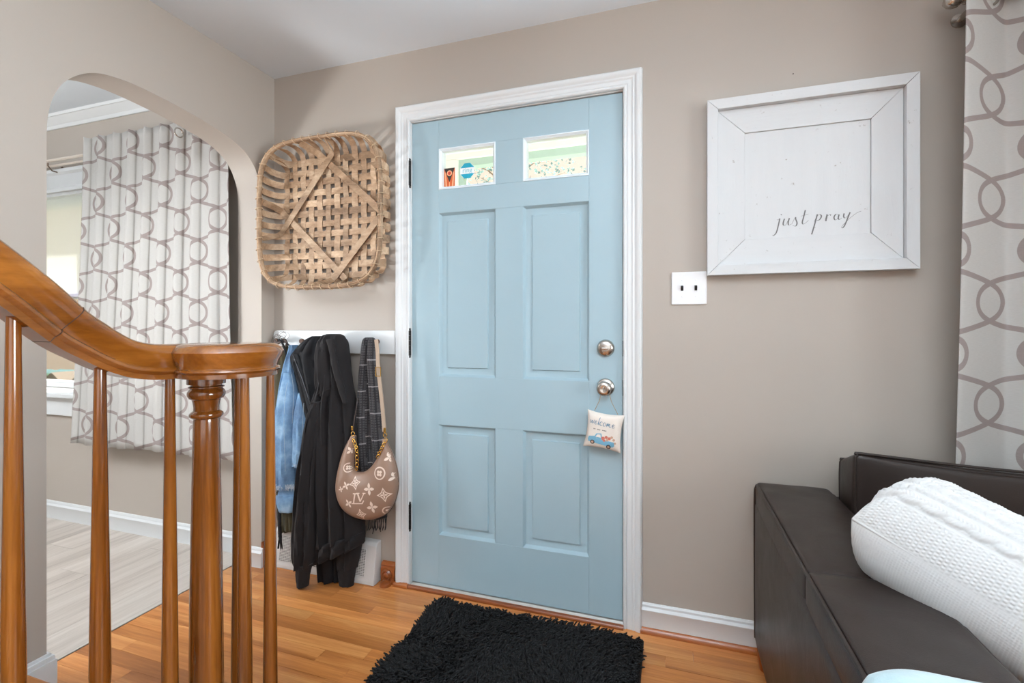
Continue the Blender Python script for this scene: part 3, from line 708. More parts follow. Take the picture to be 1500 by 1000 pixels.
# ================================================================ BASKET
BX, BZ, BA, BB_, BD = -1.487, 1.655, .328, .333, .122
bk = empty('tobacco_basket', (BX, -.01, BZ - BB_), 'large square woven splint basket with rounded corners hung on wall above coats', 'basket')
def se(u, n=4.2): return max(0.0, 1 - abs(u) ** n) ** (1 / n)
def bpath(fixed, n=46):      # from rim to rim over the floor, (t, y): t in -1..1 multiples of local half extent
    out = []
    for i in range(n):
        s = -1 + 2 * i / (n - 1); q = abs(s)
        if q < .74: r = q / .74 * .90; d = 0
        else:
            a = (q - .74) / .26; r = .90 + .10 * sin(min(1, a * 1.25) * pi / 2) + .025 * sin(a * pi); d = a ** 1.35
        out.append(((1 if s > 0 else -1) * r, -.014 - (BD - .014) * d))
    return out
NS = 12
def ribbon3(name, P, Nn, wd, th, mat, parent, jit=0):
    V = []; F = []; n = len(P)
    for i in range(n):
        p = Vector(P[i]); t = (Vector(P[min(i + 1, n - 1)]) - Vector(P[max(i - 1, 0)])).normalized(); nr = Vector(Nn[i]).normalized()
        sd_ = t.cross(nr).normalized() * wd / 2; nn = sd_.cross(t).normalized() * th / 2
        V += [p - sd_ - nn, p + sd_ - nn, p + sd_ + nn, p - sd_ + nn]
        if i:
            a, b_ = (i - 1) * 4, i * 4
            F += [(a + q, a + (q + 1) % 4, b_ + (q + 1) % 4, b_ + q) for q in range(4)]
    F += [(3, 2, 1, 0), tuple(range(4 * (n - 1), 4 * n))]
    return build(name, V, F, mat, parent, smooth=40)
def norms(P, inward):
    out = []
    for i in range(len(P)):
        t = (Vector(P[min(i + 1, len(P) - 1)]) - Vector(P[max(i - 1, 0)])).normalized(); out.append(inward.cross(t) if False else t)
    return out
for d in (0, 1):
    for i in range(NS):
        u = -.90 + 1.80 * i / (NS - 1) + random.uniform(-.006, .006); P = []; Nn = []
        half = se(u * .965) ; bp = bpath(u)
        for k, (r, y) in enumerate(bp):
            a = u * (.90 + .08 * max(0, (-.014 - y) / (BD - .014)))
            pos = r * half
            wv = .0032 * cos(pi * (r * half / (1.80 / (NS - 1)) * 1.0 + i + .5 * (NS - 1 - 11) + (0 if d else 1) + .5)) if abs(r) < .93 else 0
            if d == 0: P.append((BX + a * BA, y + wv, BZ + pos * BB_))
            else: P.append((BX + pos * BA, y + wv, BZ + a * BB_))
        for k in range(len(P)):
            t = (Vector(P[min(k + 1, len(P) - 1)]) - Vector(P[max(k - 1, 0)])).normalized(); ax = Vector((1, 0, 0)) if d == 0 else Vector((0, 0, 1))
            Nn.append(t.cross(ax))
        ribbon3('splint', P, Nn, .0295 + random.uniform(-.002, .003), .0016, MSPL, bk)
def bsurf(u, v):      # u, v in rim units -> point just inside the weave
    n = 4.2; q = (abs(u) ** n + abs(v) ** n) ** (1 / n)
    if q < .88: return Vector((BX + u * BA, -.022, BZ + v * BB_))
    a = min(1, (q - .88) / .10); return Vector((BX + u * BA, -.022 - (BD - .024) * a ** 1.3, BZ + v * BB_))
for (a, b_), lift in (((( .12, .985), (-.97, -.30)), .007), (((-.30, .97), (.95, -.10)), .002), ((( .965, .12), (-.06, -.98)), .007), (((-.965, .22), (.34, -.97)), .002)):
    n = 44; P = []; Nn = []
    for i in range(n):
        t = i / (n - 1); p = bsurf(a[0] + (b_[0] - a[0]) * t, a[1] + (b_[1] - a[1]) * t); p.y -= lift + .002; P.append(p)
    dd = (P[-1] - P[0]); ax = Vector((-dd.z, 0, dd.x)).normalized()
    for k in range(n):
        t = (P[min(k + 1, n - 1)] - P[max(k - 1, 0)]).normalized(); Nn.append(t.cross(ax))
    ribbon3('diagonal_splint', P, Nn, .030, .0018, MSPL, bk)
def rimpts(k, y, n=120):
    out = []
    for i in range(n):
        a = 2 * pi * i / n; c_, s_ = cos(a), sin(a); q = (abs(c_) ** 4.2 + abs(s_) ** 4.2) ** (-1 / 4.2)
        out.append((BX + c_ * q * BA * k, y, BZ + s_ * q * BB_ * k))
    return out
rs = [(.0035 * cos(x), .011 * sin(x)) for x in [2 * pi * i / 10 for i in range(10)]]
MB().sweep(rimpts(1.012, -BD), rs, True, up=(0, 1, 0)).build('rim_hoop', MSPL, bk, smooth=True)
MB().sweep(rimpts(.982, -BD - .002), rs, True, up=(0, 1, 0)).build('rim_hoop', MSPL, bk, smooth=True)
MB().tube(rimpts(.998, -BD - .010), .0036, 8, True).build('rim_cord', MSPL, bk, smooth=True)
la = MB(); n = 46; ro = rimpts(1.0, -BD, 460)
for i in range(n):
    k = i * 10; p = Vector(ro[k]); q = Vector(ro[(k + 3) % 460]); t = (q - p).normalized(); o_ = t.cross(Vector((0, 1, 0))).normalized()
    lp = []
    for s in range(12):
        a = 2 * pi * s / 12; lp.append(p + o_ * .0135 * cos(a) + Vector((0, 1, 0)) * .0165 * sin(a) + t * .010 * sin(a * .5))
    la.tube(lp, .0017, 5, True)
la.build('lashing', fabric('basket_lashing', (206, 178, 146), .8, .1, 60), bk, smooth=True, kind='stuff')

# ================================================================ PEG RAIL AND COATS
MPEG = plain('dark_peg', (84, 52, 34), .4)
pr_ = empty('peg_rail', (-1.5, 0, 1.020), 'white painted peg rail board screwed to wall left of door', 'coat rack')
pts = [(-1.155, 1.022), (-1.155, 1.128)] + [(-1.835 + .02 - .02 * sin(a), 1.108 + .02 * cos(a)) for a in (0, .5, 1.0, pi / 2)] + [(-1.835 + .02 - .02 * cos(a), 1.042 - .02 * sin(a)) for a in (0, .5, 1.0, pi / 2)]
MB().prism([(x, 0, z) for x, z in pts], (0, -.018, 0)).build('board', MT, pr_, bevel=.003)
for x in (-1.770, -1.62, -1.455, -1.243):
    MB().lathe([(.011, 0), (.011, -.004), (.006, -.008), (.006, -.036), (.011, -.042), (.013, -.048), (.011, -.054), (.0, -.056)], (x, -.018, 1.078), 14, 'y').build('peg', MPEG, pr_, smooth=40)

o = empty('olive_jacket', wp(414, 776, -.05), 'olive green jacket hanging deepest behind the denim jacket on peg rail', 'jacket')
loft('body', [(506, 408, 422, .02), (540, 404, 426, .03), (640, 402, 432, .03), (740, 406, 434, .03), (777, 411, 434, .025)], -.035, MOLV, o, ripple=.008, waves=3, seed=4)
loft('sleeve', [(600, 412, 428, .02), (700, 414, 432, .025), (776, 418, 433, .02)], -.06, MOLV, o, m=20, ripple=.004, seed=2)

o = empty('denim_jacket', wp(420, 748, -.08), 'light blue denim jacket with frayed cuffs hanging at left end of peg rail', 'jacket')
loft('body', [(505, 428, 436, .03), (535, 420, 437, .04), (575, 411, 446, .045), (620, 404, 452, .05), (670, 402, 452, .05), (705, 404, 448, .045)], -.05, MDEN, o, n=40, m=50, ripple=.010, waves=3, seed=1)
s1 = loft('sleeve', [(545, 419, 431, .03), (585, 409, 437, .04), (640, 404, 433, .045), (690, 405, 432, .045), (714, 404, 434, .04)], -.085, MDEN, o, n=32, ripple=.006, waves=2, seed=3)
s2 = loft('sleeve', [(575, 439, 447, .02), (615, 433, 456, .035), (660, 431, 456, .035), (682, 430, 455, .03)], -.085, MDEN, o, n=32, ripple=.006, waves=2, seed=5)
loft('sleeve_end', [(706, 413, 432, .03), (726, 408, 440, .036), (736, 408, 441, .036), (747, 411, 439, .03)], -.075, MDEN, o, m=20, ripple=.005, waves=3, seed=6)
MSTI = fabric('denim_stitch', (176, 190, 200), .9, .1)
for q_ in (((421, 560), (417, 590), (416, 630), (418, 690)), ((427, 548), (430, 575), (428, 620)), ((445, 590), (443, 630), (444, 675))):
    MB().tube([wp(x, y, -.128 if y < 600 else -.133) for x, y in cat(q_, 16)], .0009, 5).build('stitched_seam', MSTI, o, smooth=True)
c1 = MB(); rr = random.Random(3)
def fray(m, x0, x1, py, y, n_, ln):
    for i in range(n_):
        x = x0 + (x1 - x0) * i / (n_ - 1); p = wp(x, py + rr.uniform(-2, 2), y - rr.uniform(0, .02))
        m.tube([p, p + Vector((rr.uniform(-.004, .004), -.002, -ln * rr.uniform(.4, .8))), p + Vector((rr.uniform(-.008, .008), -.001, -ln * rr.uniform(.8, 1.3)))], .0009, 4)
fray(c1, 404, 434, 711, -.115, 60, .018); c1.build('frayed_hem', MFRAY, s1, kind='stuff')
c2 = MB(); fray(c2, 431, 456, 680, -.11, 40, .012); c2.build('frayed_hem', MFRAY, s2, kind='stuff')
loft('cuff', [(724, 407, 441, .040), (734, 407, 442, .042), (745, 410, 440, .036), (748, 412, 438, .03)], -.078, MDEN, o, m=14, ripple=.003, waves=2, seed=8)

o = empty('black_jacket', wp(470, 845, -.08), 'black hooded nylon jacket hung beside the denim jacket, partly behind black sweatshirt', 'jacket')
loft('body', [(492, 460, 471, .03), (497, 451, 474, .045), (505, 442, 475, .055), (514, 434, 476, .06), (524, 429, 477, .06), (545, 435, 479, .06), (580, 444, 484, .06), (640, 459, 490, .055), (700, 464, 496, .05), (760, 462, 505, .05), (838, 468, 506, .05), (846, 470, 504, .045)], -.06, MJKT, o, n=44, m=60, ripple=.009, waves=3, seed=11)
loft('front_edge', [(518, 429, 437, .008), (535, 434, 443, .012), (560, 441, 450, .012), (600, 452, 460, .012), (640, 461, 468, .010)], -.115, MJKT, o, n=14, ripple=.002, seed=2)
zp = MB().tube([wp(x, y, -.128) for x, y in ((429, 520), (435, 535), (443, 556), (451, 580), (458, 605))], .0018, 5).build('zip', plain('dull_zip', (92, 92, 98), .4, .6), o, smooth=True)

hd = empty('hooded_sweatshirt', wp(490, 858, -.12), 'black hooded sweatshirt with ribbed hem hanging from middle peg', 'sweatshirt')
loft('body', [(540, 472, 514, .07), (565, 469, 518, .075), (590, 462, 522, .08), (640, 455, 528, .085), (700, 452, 532, .085), (750, 452, 534, .08, 4), (790, 453, 535, .08, 10)], -.085, MHOOD, hd, n=90, m=70, ripple=.017, waves=4.6, seed=22)
loft('hem', [(786, 453, 535, .080, 9), (793, 453, 535, .084, 11), (806, 454, 534, .080, 14), (811, 456, 532, .07, 15)], -.085, MRIB, hd, n=90, m=14, ripple=.014, waves=4.6, seed=22)
loft('hood', [(489, 483, 499, .04), (493, 476, 505, .06), (505, 471, 510, .075), (530, 469, 513, .08), (560, 468, 516, .075), (585, 472, 517, .06), (605, 482, 516, .04)], -.085, MHOOD, hd, n=54, m=60, ripple=.012, waves=2.6, seed=23, fine=.003)
loft('hood_edge', [(497, 478, 489, .012), (515, 483, 492, .014), (540, 488, 497, .016), (565, 495, 504, .016), (590, 503, 510, .012)], -.158, MHOOD, hd, n=18, m=30, ripple=.001, seed=24)
loft('hood_edge', [(500, 474, 481, .010), (530, 472, 480, .012), (560, 470, 478, .012), (580, 468, 475, .010)], -.150, MHOOD, hd, n=18, m=30, ripple=.001, seed=25)
loft('sleeve', [(588, 459, 471, .03), (615, 453, 473, .045), (660, 446, 470, .05), (710, 438, 467, .05), (760, 433, 464, .05), (805, 431, 463, .048), (828, 434, 458, .04)], -.160, MHOOD, hd, n=44, m=60, ripple=.011, waves=2.3, seed=26, fine=.0035)
loft('cuff', [(824, 434, 459, .038), (836, 436, 455, .034), (857, 438, 452, .03)], -.163, MRIB, hd, n=28, m=12, ripple=.002, seed=27)
loft('sleeve', [(640, 505, 531, .03), (720, 500, 533, .04), (790, 496, 531, .045), (830, 496, 524, .04)], -.075, MHOOD, hd, n=32, m=40, ripple=.006, waves=2, seed=28)
loft('cuff', [(828, 496, 523, .036), (842, 497, 520, .033), (858, 499, 518, .03)], -.078, MRIB, hd, n=28, m=12, ripple=.002, seed=29)
for q, y_ in (((470, 570), (461, 583)), ): pass
MB().tube([wp(x, y, -.166) for x, y in ((462, 580), (470, 574), (480, 570), (490, 568))], .0011, 5).build('shoulder_seam', MRIB, hd, smooth=True)

sf = empty('plaid_scarf', wp(550, 780, -.06), 'charcoal plaid wool scarf with fringe hanging behind the handbag', 'scarf')
loft('scarf_tail', [(494, 538, 546, .03), (500, 533, 551, .04), (530, 530, 553, .04), (580, 527, 557, .042), (640, 524, 561, .044), (690, 526, 564, .04), (730, 534, 567, .035), (757, 539, 567, .03)], -.045, MPLAID, sf, n=44, m=60, ripple=.008, waves=2, seed=31, uv=True)
loft('scarf_tail', [(497, 541, 550, .02), (520, 540, 553, .025), (560, 541, 558, .028), (620, 545, 562, .028), (690, 549, 565, .026), (740, 552, 566, .022)], -.085, MPLAID, sf, n=30, m=50, ripple=.004, waves=2, seed=33, uv=True)
loft('scarf_fold', [(505, 531, 541, .02), (560, 526, 538, .022), (620, 523, 537, .022), (680, 525, 540, .02)], -.078, MPLAID, sf, n=24, m=40, ripple=.003, waves=2, seed=34, uv=True)
for i in range(11):
    x = 541 + i * 2.5; yy = -.05 - rr.random() * .02
    p = wp(x, 755, yy); q = wp(x + rr.uniform(-1.5, 1.5), 772, yy); r_ = wp(x + rr.uniform(-3, 3), 778 + rr.uniform(-2, 4), yy)
    MB().tube([p, (p + q) / 2 + Vector((.001, 0, 0)), q, r_], .0028, 6, scale=[1, .8, 1, .7]).build('tassel', MPLAID, sf, smooth=True)

# tangled cords on the first peg
lz = empty('lanyard', wp(415, 560, -.06), 'tangle of wire loops and dark cords hung on leftmost peg', 'lanyard')
m = MB()
for i in range(9):
    c_ = wp(405 + rr.uniform(-2, 12), 494 + rr.uniform(-4, 6), -.06); R_ = rr.uniform(.010, .024); ax = Vector((rr.uniform(-.4, .4), -1, rr.uniform(-.5, .5))).normalized(); u_ = ax.cross(Vector((0, 0, 1))).normalized(); v_ = ax.cross(u_)
    m.tube([c_ + u_ * R_ * cos(2 * pi * k / 22) * 1.3 + v_ * R_ * sin(2 * pi * k / 22) for k in range(22)], .0008, 4, True, up=tuple(ax))
m.build('wire_loop', plain('dark_wire', (70, 62, 54), .35, .7), lz, smooth=True, kind='stuff')
for (pts_, rd, nm) in (([(408, 497), (414, 503), (419, 520), (421, 545), (419, 566)], .005, 'cord'), ([(412, 497), (423, 505), (427, 514), (424, 530), (419, 556)], .0035, 'cord'), ([(402, 497), (407, 502), (412, 500)], .006, 'clip'), ([(417, 497), (420, 502), (419, 507)], .006, 'clip')):
    MB().tube([wp(x, y, -.07) for x, y in cat(pts_, 14)], rd, 7).build(nm, MJKT if nm == 'cord' else MBAGE, lz, smooth=True)
tl = empty('black_tassel_belt', wp(410, 808, -.05), 'narrow black belt with tassel dangling beside the denim jacket above register', 'belt')
loft('belt', [(700, 406, 412, .006), (760, 407, 412, .006), (785, 408, 413, .006)], -.09, MJKT, tl, n=12, m=16)
for i in range(5):
    p = wp(408 + i * 1.1, 784, -.09); MB().tube([p, p + Vector((0, 0, -.03)), p + Vector((rr.uniform(-.006, .006), 0, -.062))], .0022, 5).build('tassel', MJKT, tl, smooth=True)

# ================================================================ HANDBAG
hb = empty('handbag', wp(545, 760, -.13), 'taupe leather half-moon shoulder bag with cream monogram print and gold chain', 'bag')
BO = [(516, 637), (507, 655), (500, 678), (496, 704), (498, 728), (507, 746), (524, 757), (545, 760), (565, 753), (577, 738), (583, 716), (582, 692), (576, 668), (569, 652), (565, 641)]
BI = [(521, 639), (521, 652), (520, 668), (519, 680), (521, 687), (524, 690), (529, 691), (535, 690), (540, 687), (545, 683), (550, 677), (555, 669), (559, 660), (561, 650), (562, 642)]
nS = 64; O_ = cat(BO, nS); I_ = cat(BI, nS); V = []; F = []; n = 36; BY = -.135
for j in range(nS):
    A = wp(*O_[j], BY); B = wp(*I_[j], BY); c_ = (A + B) / 2; h_ = (A - B) / 2; dd = min(.048, .012 + h_.length * .55)
    for i in range(n):
        a = 2 * pi * i / n; cs, sn = cos(a), sin(a)
        V.append((c_.x + h_.x * cs, BY - dd * (abs(sn) ** .75) * (1 if sn > 0 else -.7), c_.z + h_.z * cs))
    if j: F += [((j - 1) * n + i, (j - 1) * n + (i + 1) % n, j * n + (i + 1) % n, j * n + i) for i in range(n)]
F += [tuple(range(n))[::-1], tuple(range((nS - 1) * n, nS * n))]
body = build('body', V, F, MBAG, hb, smooth=80)
MB().tube([wp(x, y, BY - .002) for x, y in I_], .0022, 6).build('opening_edge', MBAGE, hb, smooth=True)
MB().tube([wp(x, y, BY + .002) for x, y in O_], .0018, 6).build('edge_piping', MBAGE, hb, smooth=True)
MB().tube([wp(x, y, BY - .020) for x, y in ((506, 657), (512, 658.5), (518, 658.5))], .0009, 5).build('seam', MBAGE, hb, smooth=True)
bv = bvh_of([body])
PX = wp(541, 720, BY - .045); KP = (wp(551, 720, BY - .045).x - PX.x) / 10     # metres per photographed pixel on the bag front
def bp(x, y): v = wp(x, y, BY - .045); return (v.x, v.z)
def flower4(cx, cy, r, rot=0, fat=.42):
    c_ = bp(cx, cy); out = []
    for k in range(4):
        a = rot + pi / 2 * k; L = r * KP; q = [(0, 0)]
        for t in (.25, .5, .75): q.append((L * t, L * fat * sin(pi * t) * .8))
        q.append((L, 0))
        for t in (.75, .5, .25): q.append((L * t, -L * fat * sin(pi * t) * .8))
        out.append([(c_[0] + x * cos(a) - y * sin(a), c_[1] + x * sin(a) + y * cos(a)) for x, y in q])
    return out
def ring2(pts_o, k): # outline band
    cx = sum(p[0] for p in pts_o) / len(pts_o); cz = sum(p[1] for p in pts_o) / len(pts_o); n_ = len(pts_o)
    inn = [(cx + (p[0] - cx) * k, cz + (p[1] - cz) * k) for p in pts_o]
    return [[pts_o[i], pts_o[(i + 1) % n_], inn[(i + 1) % n_], inn[i]] for i in range(n_)]
def diamond(cx, cy, r, rot=.2):
    c_ = bp(cx, cy); L = r * KP; o_ = []
    for k in range(4):
        a = rot + pi / 2 * k
        for t in range(5):
            f_ = t / 5; p = np.array((L * cos(a), L * sin(a))) * (1 - f_) + np.array((L * cos(a + pi / 2), L * sin(a + pi / 2))) * f_
            p *= 1 - .28 * sin(pi * f_); o_.append((c_[0] + p[0], c_[1] + p[1]))
    return ring2(o_, .74) + flower4(cx, cy, r * .52, rot, .3)
def roundel(cx, cy, r):
    c_ = bp(cx, cy); return ring2(circ(c_[0], c_[1], r * KP, 28), .80) + [circ(c_[0] + r * KP * .30 * cos(pi / 4 + pi / 2 * k), c_[1] + r * KP * .30 * sin(pi / 4 + pi / 2 * k), r * KP * .23, 10) for k in range(4)]
motifs = [diamond(*a) for a in ((519, 708, 8.5, .3), (562, 725, 9.5, .12), (528, 754, 8, .2))]
motifs += [flower4(*a) for a in ((507, 711, 5.5, .5, .3), (541, 716, 8, .15, .32), (574, 701, 7, .5, .34), (511, 737, 6, .6, .32), (545, 743, 8, .2, .32), (509, 662, 6, .6, .34), (566, 672, 7, .5, .34), (500, 716, 4, .3, .3))]
motifs += [roundel(556, 693, 8), roundel(507, 686, 6), roundel(564, 752, 7)]
def seg(x0, y0, x1, y1, w_):
    a = bp(x0, y0); c_ = bp(x1, y1); return ribbon([a, ((a[0] + c_[0]) / 2, (a[1] + c_[1]) / 2), c_], w_ * KP, n=6)
motifs.append(seg(520.5, 723, 518.5, 737, 1.9) + seg(517.5, 722.6, 523.5, 722.6, 1.2) + seg(515.5, 737, 531, 737, 1.4) + seg(531, 737.4, 533.5, 732.5, 1.4)
              + seg(524.5, 722.5, 528.5, 734, 2.2) + seg(533.5, 722.5, 528.5, 734, 1.2) + seg(522.5, 722, 527, 722, 1.1) + seg(531.5, 722, 536, 722, 1.1))
for q_ in motifs: decal('printed_motif', q_, bv, MBAGP, hb, .0007, -.5, .006)
# hardware
def link(m, c_, R_, axis_u, axis_v, r_=.0013, el=1.5):
    m.tube([Vector(c_) + axis_u * R_ * cos(2 * pi * k / 14) + axis_v * R_ * el * sin(2 * pi * k / 14) for k in range(14)], r_, 5, True, up=(0, 1, 0))
ex, ey, ez = Vector((1, 0, 0)), Vector((0, 1, 0)), Vector((0, 0, 1))
for cpt in ((517, 635), (564, 637)):
    m = MB(); link(m, wp(*cpt, BY - .004), .010 * .9, ex, ez, .0018, 1.0); m.build('ring', MBRASS, hb, smooth=True)
def chain(pts_):
    q = [wp(x, y, BY - .028 if k else BY - .02) for k, (x, y) in enumerate(pts_)]; Lp = cat(q, 60); acc = 0; nxt = 0; k = 0
    for i in range(1, 60):
        acc += np.linalg.norm(Lp[i] - Lp[i - 1])
        if acc >= nxt:
            t = Vector(Lp[i] - Lp[i - 1]).normalized(); sd_ = t.cross(ey).normalized() if k % 2 == 0 else (t.cross(ey).normalized() * .5 + ey * .7).normalized()
            m = MB(); link(m, Lp[i], .0058, sd_, t, .0019, 1.6); m.build('chain_link', MBRASS, hb, smooth=True); nxt += .0150; k += 1
chain([(518, 645), (522, 655), (523, 668), (523, 680), (522, 688)]); chain([(565, 645), (561, 653), (557, 661), (553, 669)])
stp = MB()
def strap(pts_, y_, wd, name):
    P = [wp(x, y, y_) for x, y in cat(pts_, 24)]; MB().sweep(P, [(-wd / 2, -.0015), (wd / 2, -.0015), (wd / 2, .0015), (-wd / 2, .0015)], up=(0, -1, 0)).build(name, MSTRAP, hb, smooth=40)
P_ = [wp(517, 634, BY), wp(519, 615, BY + .01), wp(523, 590, BY + .03), wp(528, 560, -.05), wp(536, 530, -.04), wp(546, 503, -.045)]
MB().sweep([Vector(p) for p in cat([tuple(p) for p in P_], 24)], [(-.007, -.0015), (.007, -.0015), (.007, .0015), (-.007, .0015)], up=(-.8, -.6, 0)).build('strap', MBAGE, hb, smooth=40)
strap([(551, 497), (553, 515), (554, 540), (558, 575), (561, 605), (563, 632)], BY + .002, .017, 'strap')
bu = MB().frame(wp(552, 542, 0).x + .0, wp(558, 542, 0).x, wp(552, 550, 0).z, wp(552, 538, 0).z, BY - .004, [(0, 0), (0, .002), (.003, .002), (.003, 0)])
bu.v = [(v[0] * (1 + BY / 1.865), v[1], CAM[2] + (v[2] - CAM[2]) * (1 + BY / 1.865)) for v in bu.v]
bu.build('buckle', MBRASS, hb)
for q in ((516, 627), (563.5, 630)):
    m = MB(); c_ = wp(*q, BY - .003); m.box(c_.x - .005, c_.x + .005, c_.y - .003, c_.y + .003, c_.z - .010, c_.z + .010); m.build('clasp', MBRASS, hb, bevel=.002)

# ================================================================ FLOOR REGISTER, WOOD STUB
rg = empty('floor_register', (-1.52, 0, 0), 'white metal baseboard heat register with fine louvres below the coats', 'vent')
RX0, RX1 = -1.80, -1.235
sec_ = [(0, 0), (-.062, 0), (-.062, .018), (-.040, .165), (-.030, .180), (0, .182)]
m = MB(); m.prism([(RX0, y_, z_) for y_, z_ in sec_], (RX1 - RX0, 0, 0)); m.build('housing', MGRATE, rg, bevel=.004)
def rface(z): return -.062 + (z - .018) / .147 * .022
GX0, GX1 = RX0 + .04, RX1 - .05
m = MB(); m.add([(GX0, rface(.035) - .0008, .035), (GX1, rface(.035) - .0008, .035), (GX1, rface(.150) - .0008, .150), (GX0, rface(.150) - .0008, .150), (GX0, rface(.035) + .004, .035), (GX1, rface(.035) + .004, .035), (GX1, rface(.150) + .004, .150), (GX0, rface(.150) + .004, .150)], [(0, 1, 2, 3), (7, 6, 5, 4), (0, 4, 5, 1), (1, 5, 6, 2), (2, 6, 7, 3), (3, 7, 4, 0)]); m.build('grille_opening', MDARK, rg)
m = MB(); nz_ = 17
for i in range(nz_ + 1):
    z = .036 + .113 * i / nz_; m.box(GX0, GX1, rface(z) - .003, rface(z) + .001, z - .0017, z + .0017)
for i in range(46):
    x = GX0 + (GX1 - GX0) * i / 45
    m.add([(x - .001, rface(.035) - .002, .035), (x + .001, rface(.035) - .002, .035), (x + .001, rface(.150) - .002, .150), (x - .001, rface(.150) - .002, .150), (x - .001, rface(.035), .035), (x + .001, rface(.035), .035), (x + .001, rface(.150), .150), (x - .001, rface(.150), .150)], [(0, 1, 2, 3), (7, 6, 5, 4), (0, 4, 5, 1), (1, 5, 6, 2), (2, 6, 7, 3), (3, 7, 4, 0)])
m.build('louvre', MGRATE, rg, kind='stuff')
ws = empty('baseboard_offcut', (-1.19, -.01, 0), 'short stained wood baseboard end between white register and door casing', 'baseboard')
board_run_ = MB(); 
SBp = [(0, 0), (-.022, 0), (-.022, .062), (-.016, .072), (-.018, .080), (-.010, .090), (0, .092)]
board_run_.prism([(-1.225, y_, z_) for y_, z_ in SBp], (.068, 0, 0)); board_run_.build('board', MSHOE, ws, smooth=35)
MB().lathe([(.026, 0), (.026, -.006), (.020, -.012), (.014, -.010), (.010, -.014), (0, -.015)], (-1.192, -.022, .040), 20, 'y').build('rosette', MSHOE, ws, smooth=40)
MB().lathe([(.026, 0), (.024, .012), (.014, .020), (0, .022)], (-1.192, -.035, 0), 18).build('shoe_block', MSHOE, ws, smooth=40)

# ================================================================ WALL THINGS ON THE RIGHT
MB().lathe([(.002, 0), (.002, -.0008), (0, -.001)], (0.408, 0, 2.016), 8, 'y').build('trim_7', MDARK, kind='structure')
fr = empty('wall_sign', (.443, 0, 1.325), 'square white distressed wood frame sign with handwritten words on wall right of door', 'wall sign')
FXa, FXb, FZa, FZb = .130, .752, 1.326, 1.947
D1, D2 = .040, .042
def miter(x0, x1, z0, z1, wd, y0, y1, name, parent, gap=.0005):
    for k in range(4):
        if k == 0: q = [(x0, z1), (x1, z1), (x1 - wd, z1 - wd), (x0 + wd, z1 - wd)]
        if k == 1: q = [(x0, z0), (x1, z0), (x1 - wd, z0 + wd), (x0 + wd, z0 + wd)]
        if k == 2: q = [(x0, z0), (x0, z1), (x0 + wd, z1 - wd), (x0 + wd, z0 + wd)]
        if k == 3: q = [(x1, z0), (x1, z1), (x1 - wd, z1 - wd), (x1 - wd, z0 + wd)]
        c_ = (sum(a for a, _ in q) / 4, sum(b_ for _, b_ in q) / 4)
        q = [(a + math.copysign(gap, c_[0] - a), b_ + math.copysign(gap * .5, c_[1] - b_)) for a, b_ in q]
        MB().prism([(a, y1, b_) for a, b_ in q], (0, y0 - y1, 0)).build(name, MSIGN if k < 2 else MSIGNV, parent, bevel=.0012)
miter(FXa, FXb, FZa, FZb, .036, -.042, -.002, 'outer_rim', fr)
miter(FXa + .036, FXb - .036, FZa + .036, FZb - .036, .088, -.022, -.002, 'inner_board', fr)
MB().box(FXa + .124, FXb - .124, -.016, -.002, FZa + .124, FZb - .124).build('centre_panel', MSIGNV, fr, bevel=.001)
tx0, tz0, u_ = .348, 1.490, .0262
strokes = [([(0.6, 1.0), (.45, .2), (.2, -.8), (-.15, -1.2), (-.25, -1.1)], 1), ([(.25, .85), (.45, .9), (.62, 1.05)], 0),
 ([(1.15, .95), (1.0, .4), (1.05, .1), (1.3, .15), (1.65, .85), (1.72, 1.0)], 1), ([(1.72, 1.0), (1.58, .4), (1.66, .08), (1.95, .2)], 1),
 ([(2.0, .2), (2.4, 1.05), (2.45, .8), (2.6, .3), (2.45, -.1), (2.1, .0)], 1),
 ([(3.55, 1.9), (3.35, 1.0), (3.2, .35), (3.3, .1), (3.6, .25), (3.9, .55)], 1), ([(3.05, 1.15), (3.4, 1.22), (3.9, 1.35)], 0),
 ([(4.9, 1.25), (4.75, .6), (4.5, -.4), (4.3, -1.15), (4.25, -1.3)], 1), ([(4.55, .3), (4.85, 1.0), (5.2, 1.2), (5.35, .95), (5.15, .55), (4.85, .45)], 1),
 ([(5.75, .4), (5.95, 1.15), (6.0, 1.0), (6.3, 1.1), (6.4, 1.0)], 1), ([(6.0, 1.1), (5.9, .6), (5.85, .3)], 1),
 ([(7.25, 1.05), (6.95, 1.1), (6.75, .75), (6.85, .4), (7.1, .5), (7.3, 1.05)], 1), ([(7.3, 1.05), (7.22, .6), (7.35, .4), (7.6, .6)], 1),
 ([(7.85, 1.15), (7.8, .75), (7.95, .55), (8.2, .75), (8.45, 1.2)], 1), ([(8.5, 1.25), (8.2, .4), (7.9, -.4), (7.65, -.7), (7.6, -.5), (8.1, .1), (8.7, .7), (9.3, 1.15), (9.7, 1.3)], 1)]
polys = []
for st_, hv in strokes: polys += ribbon([(tx0 + x * u_, tz0 + z * u_) for x, z in st_], .0010, .0040 if hv else .0012, 22)
polys += [circ(tx0 + .78 * u_, tz0 + 1.5 * u_, .002, 8)]
decal('lettering', polys, -.016, MINK, fr, .0005, step=9)

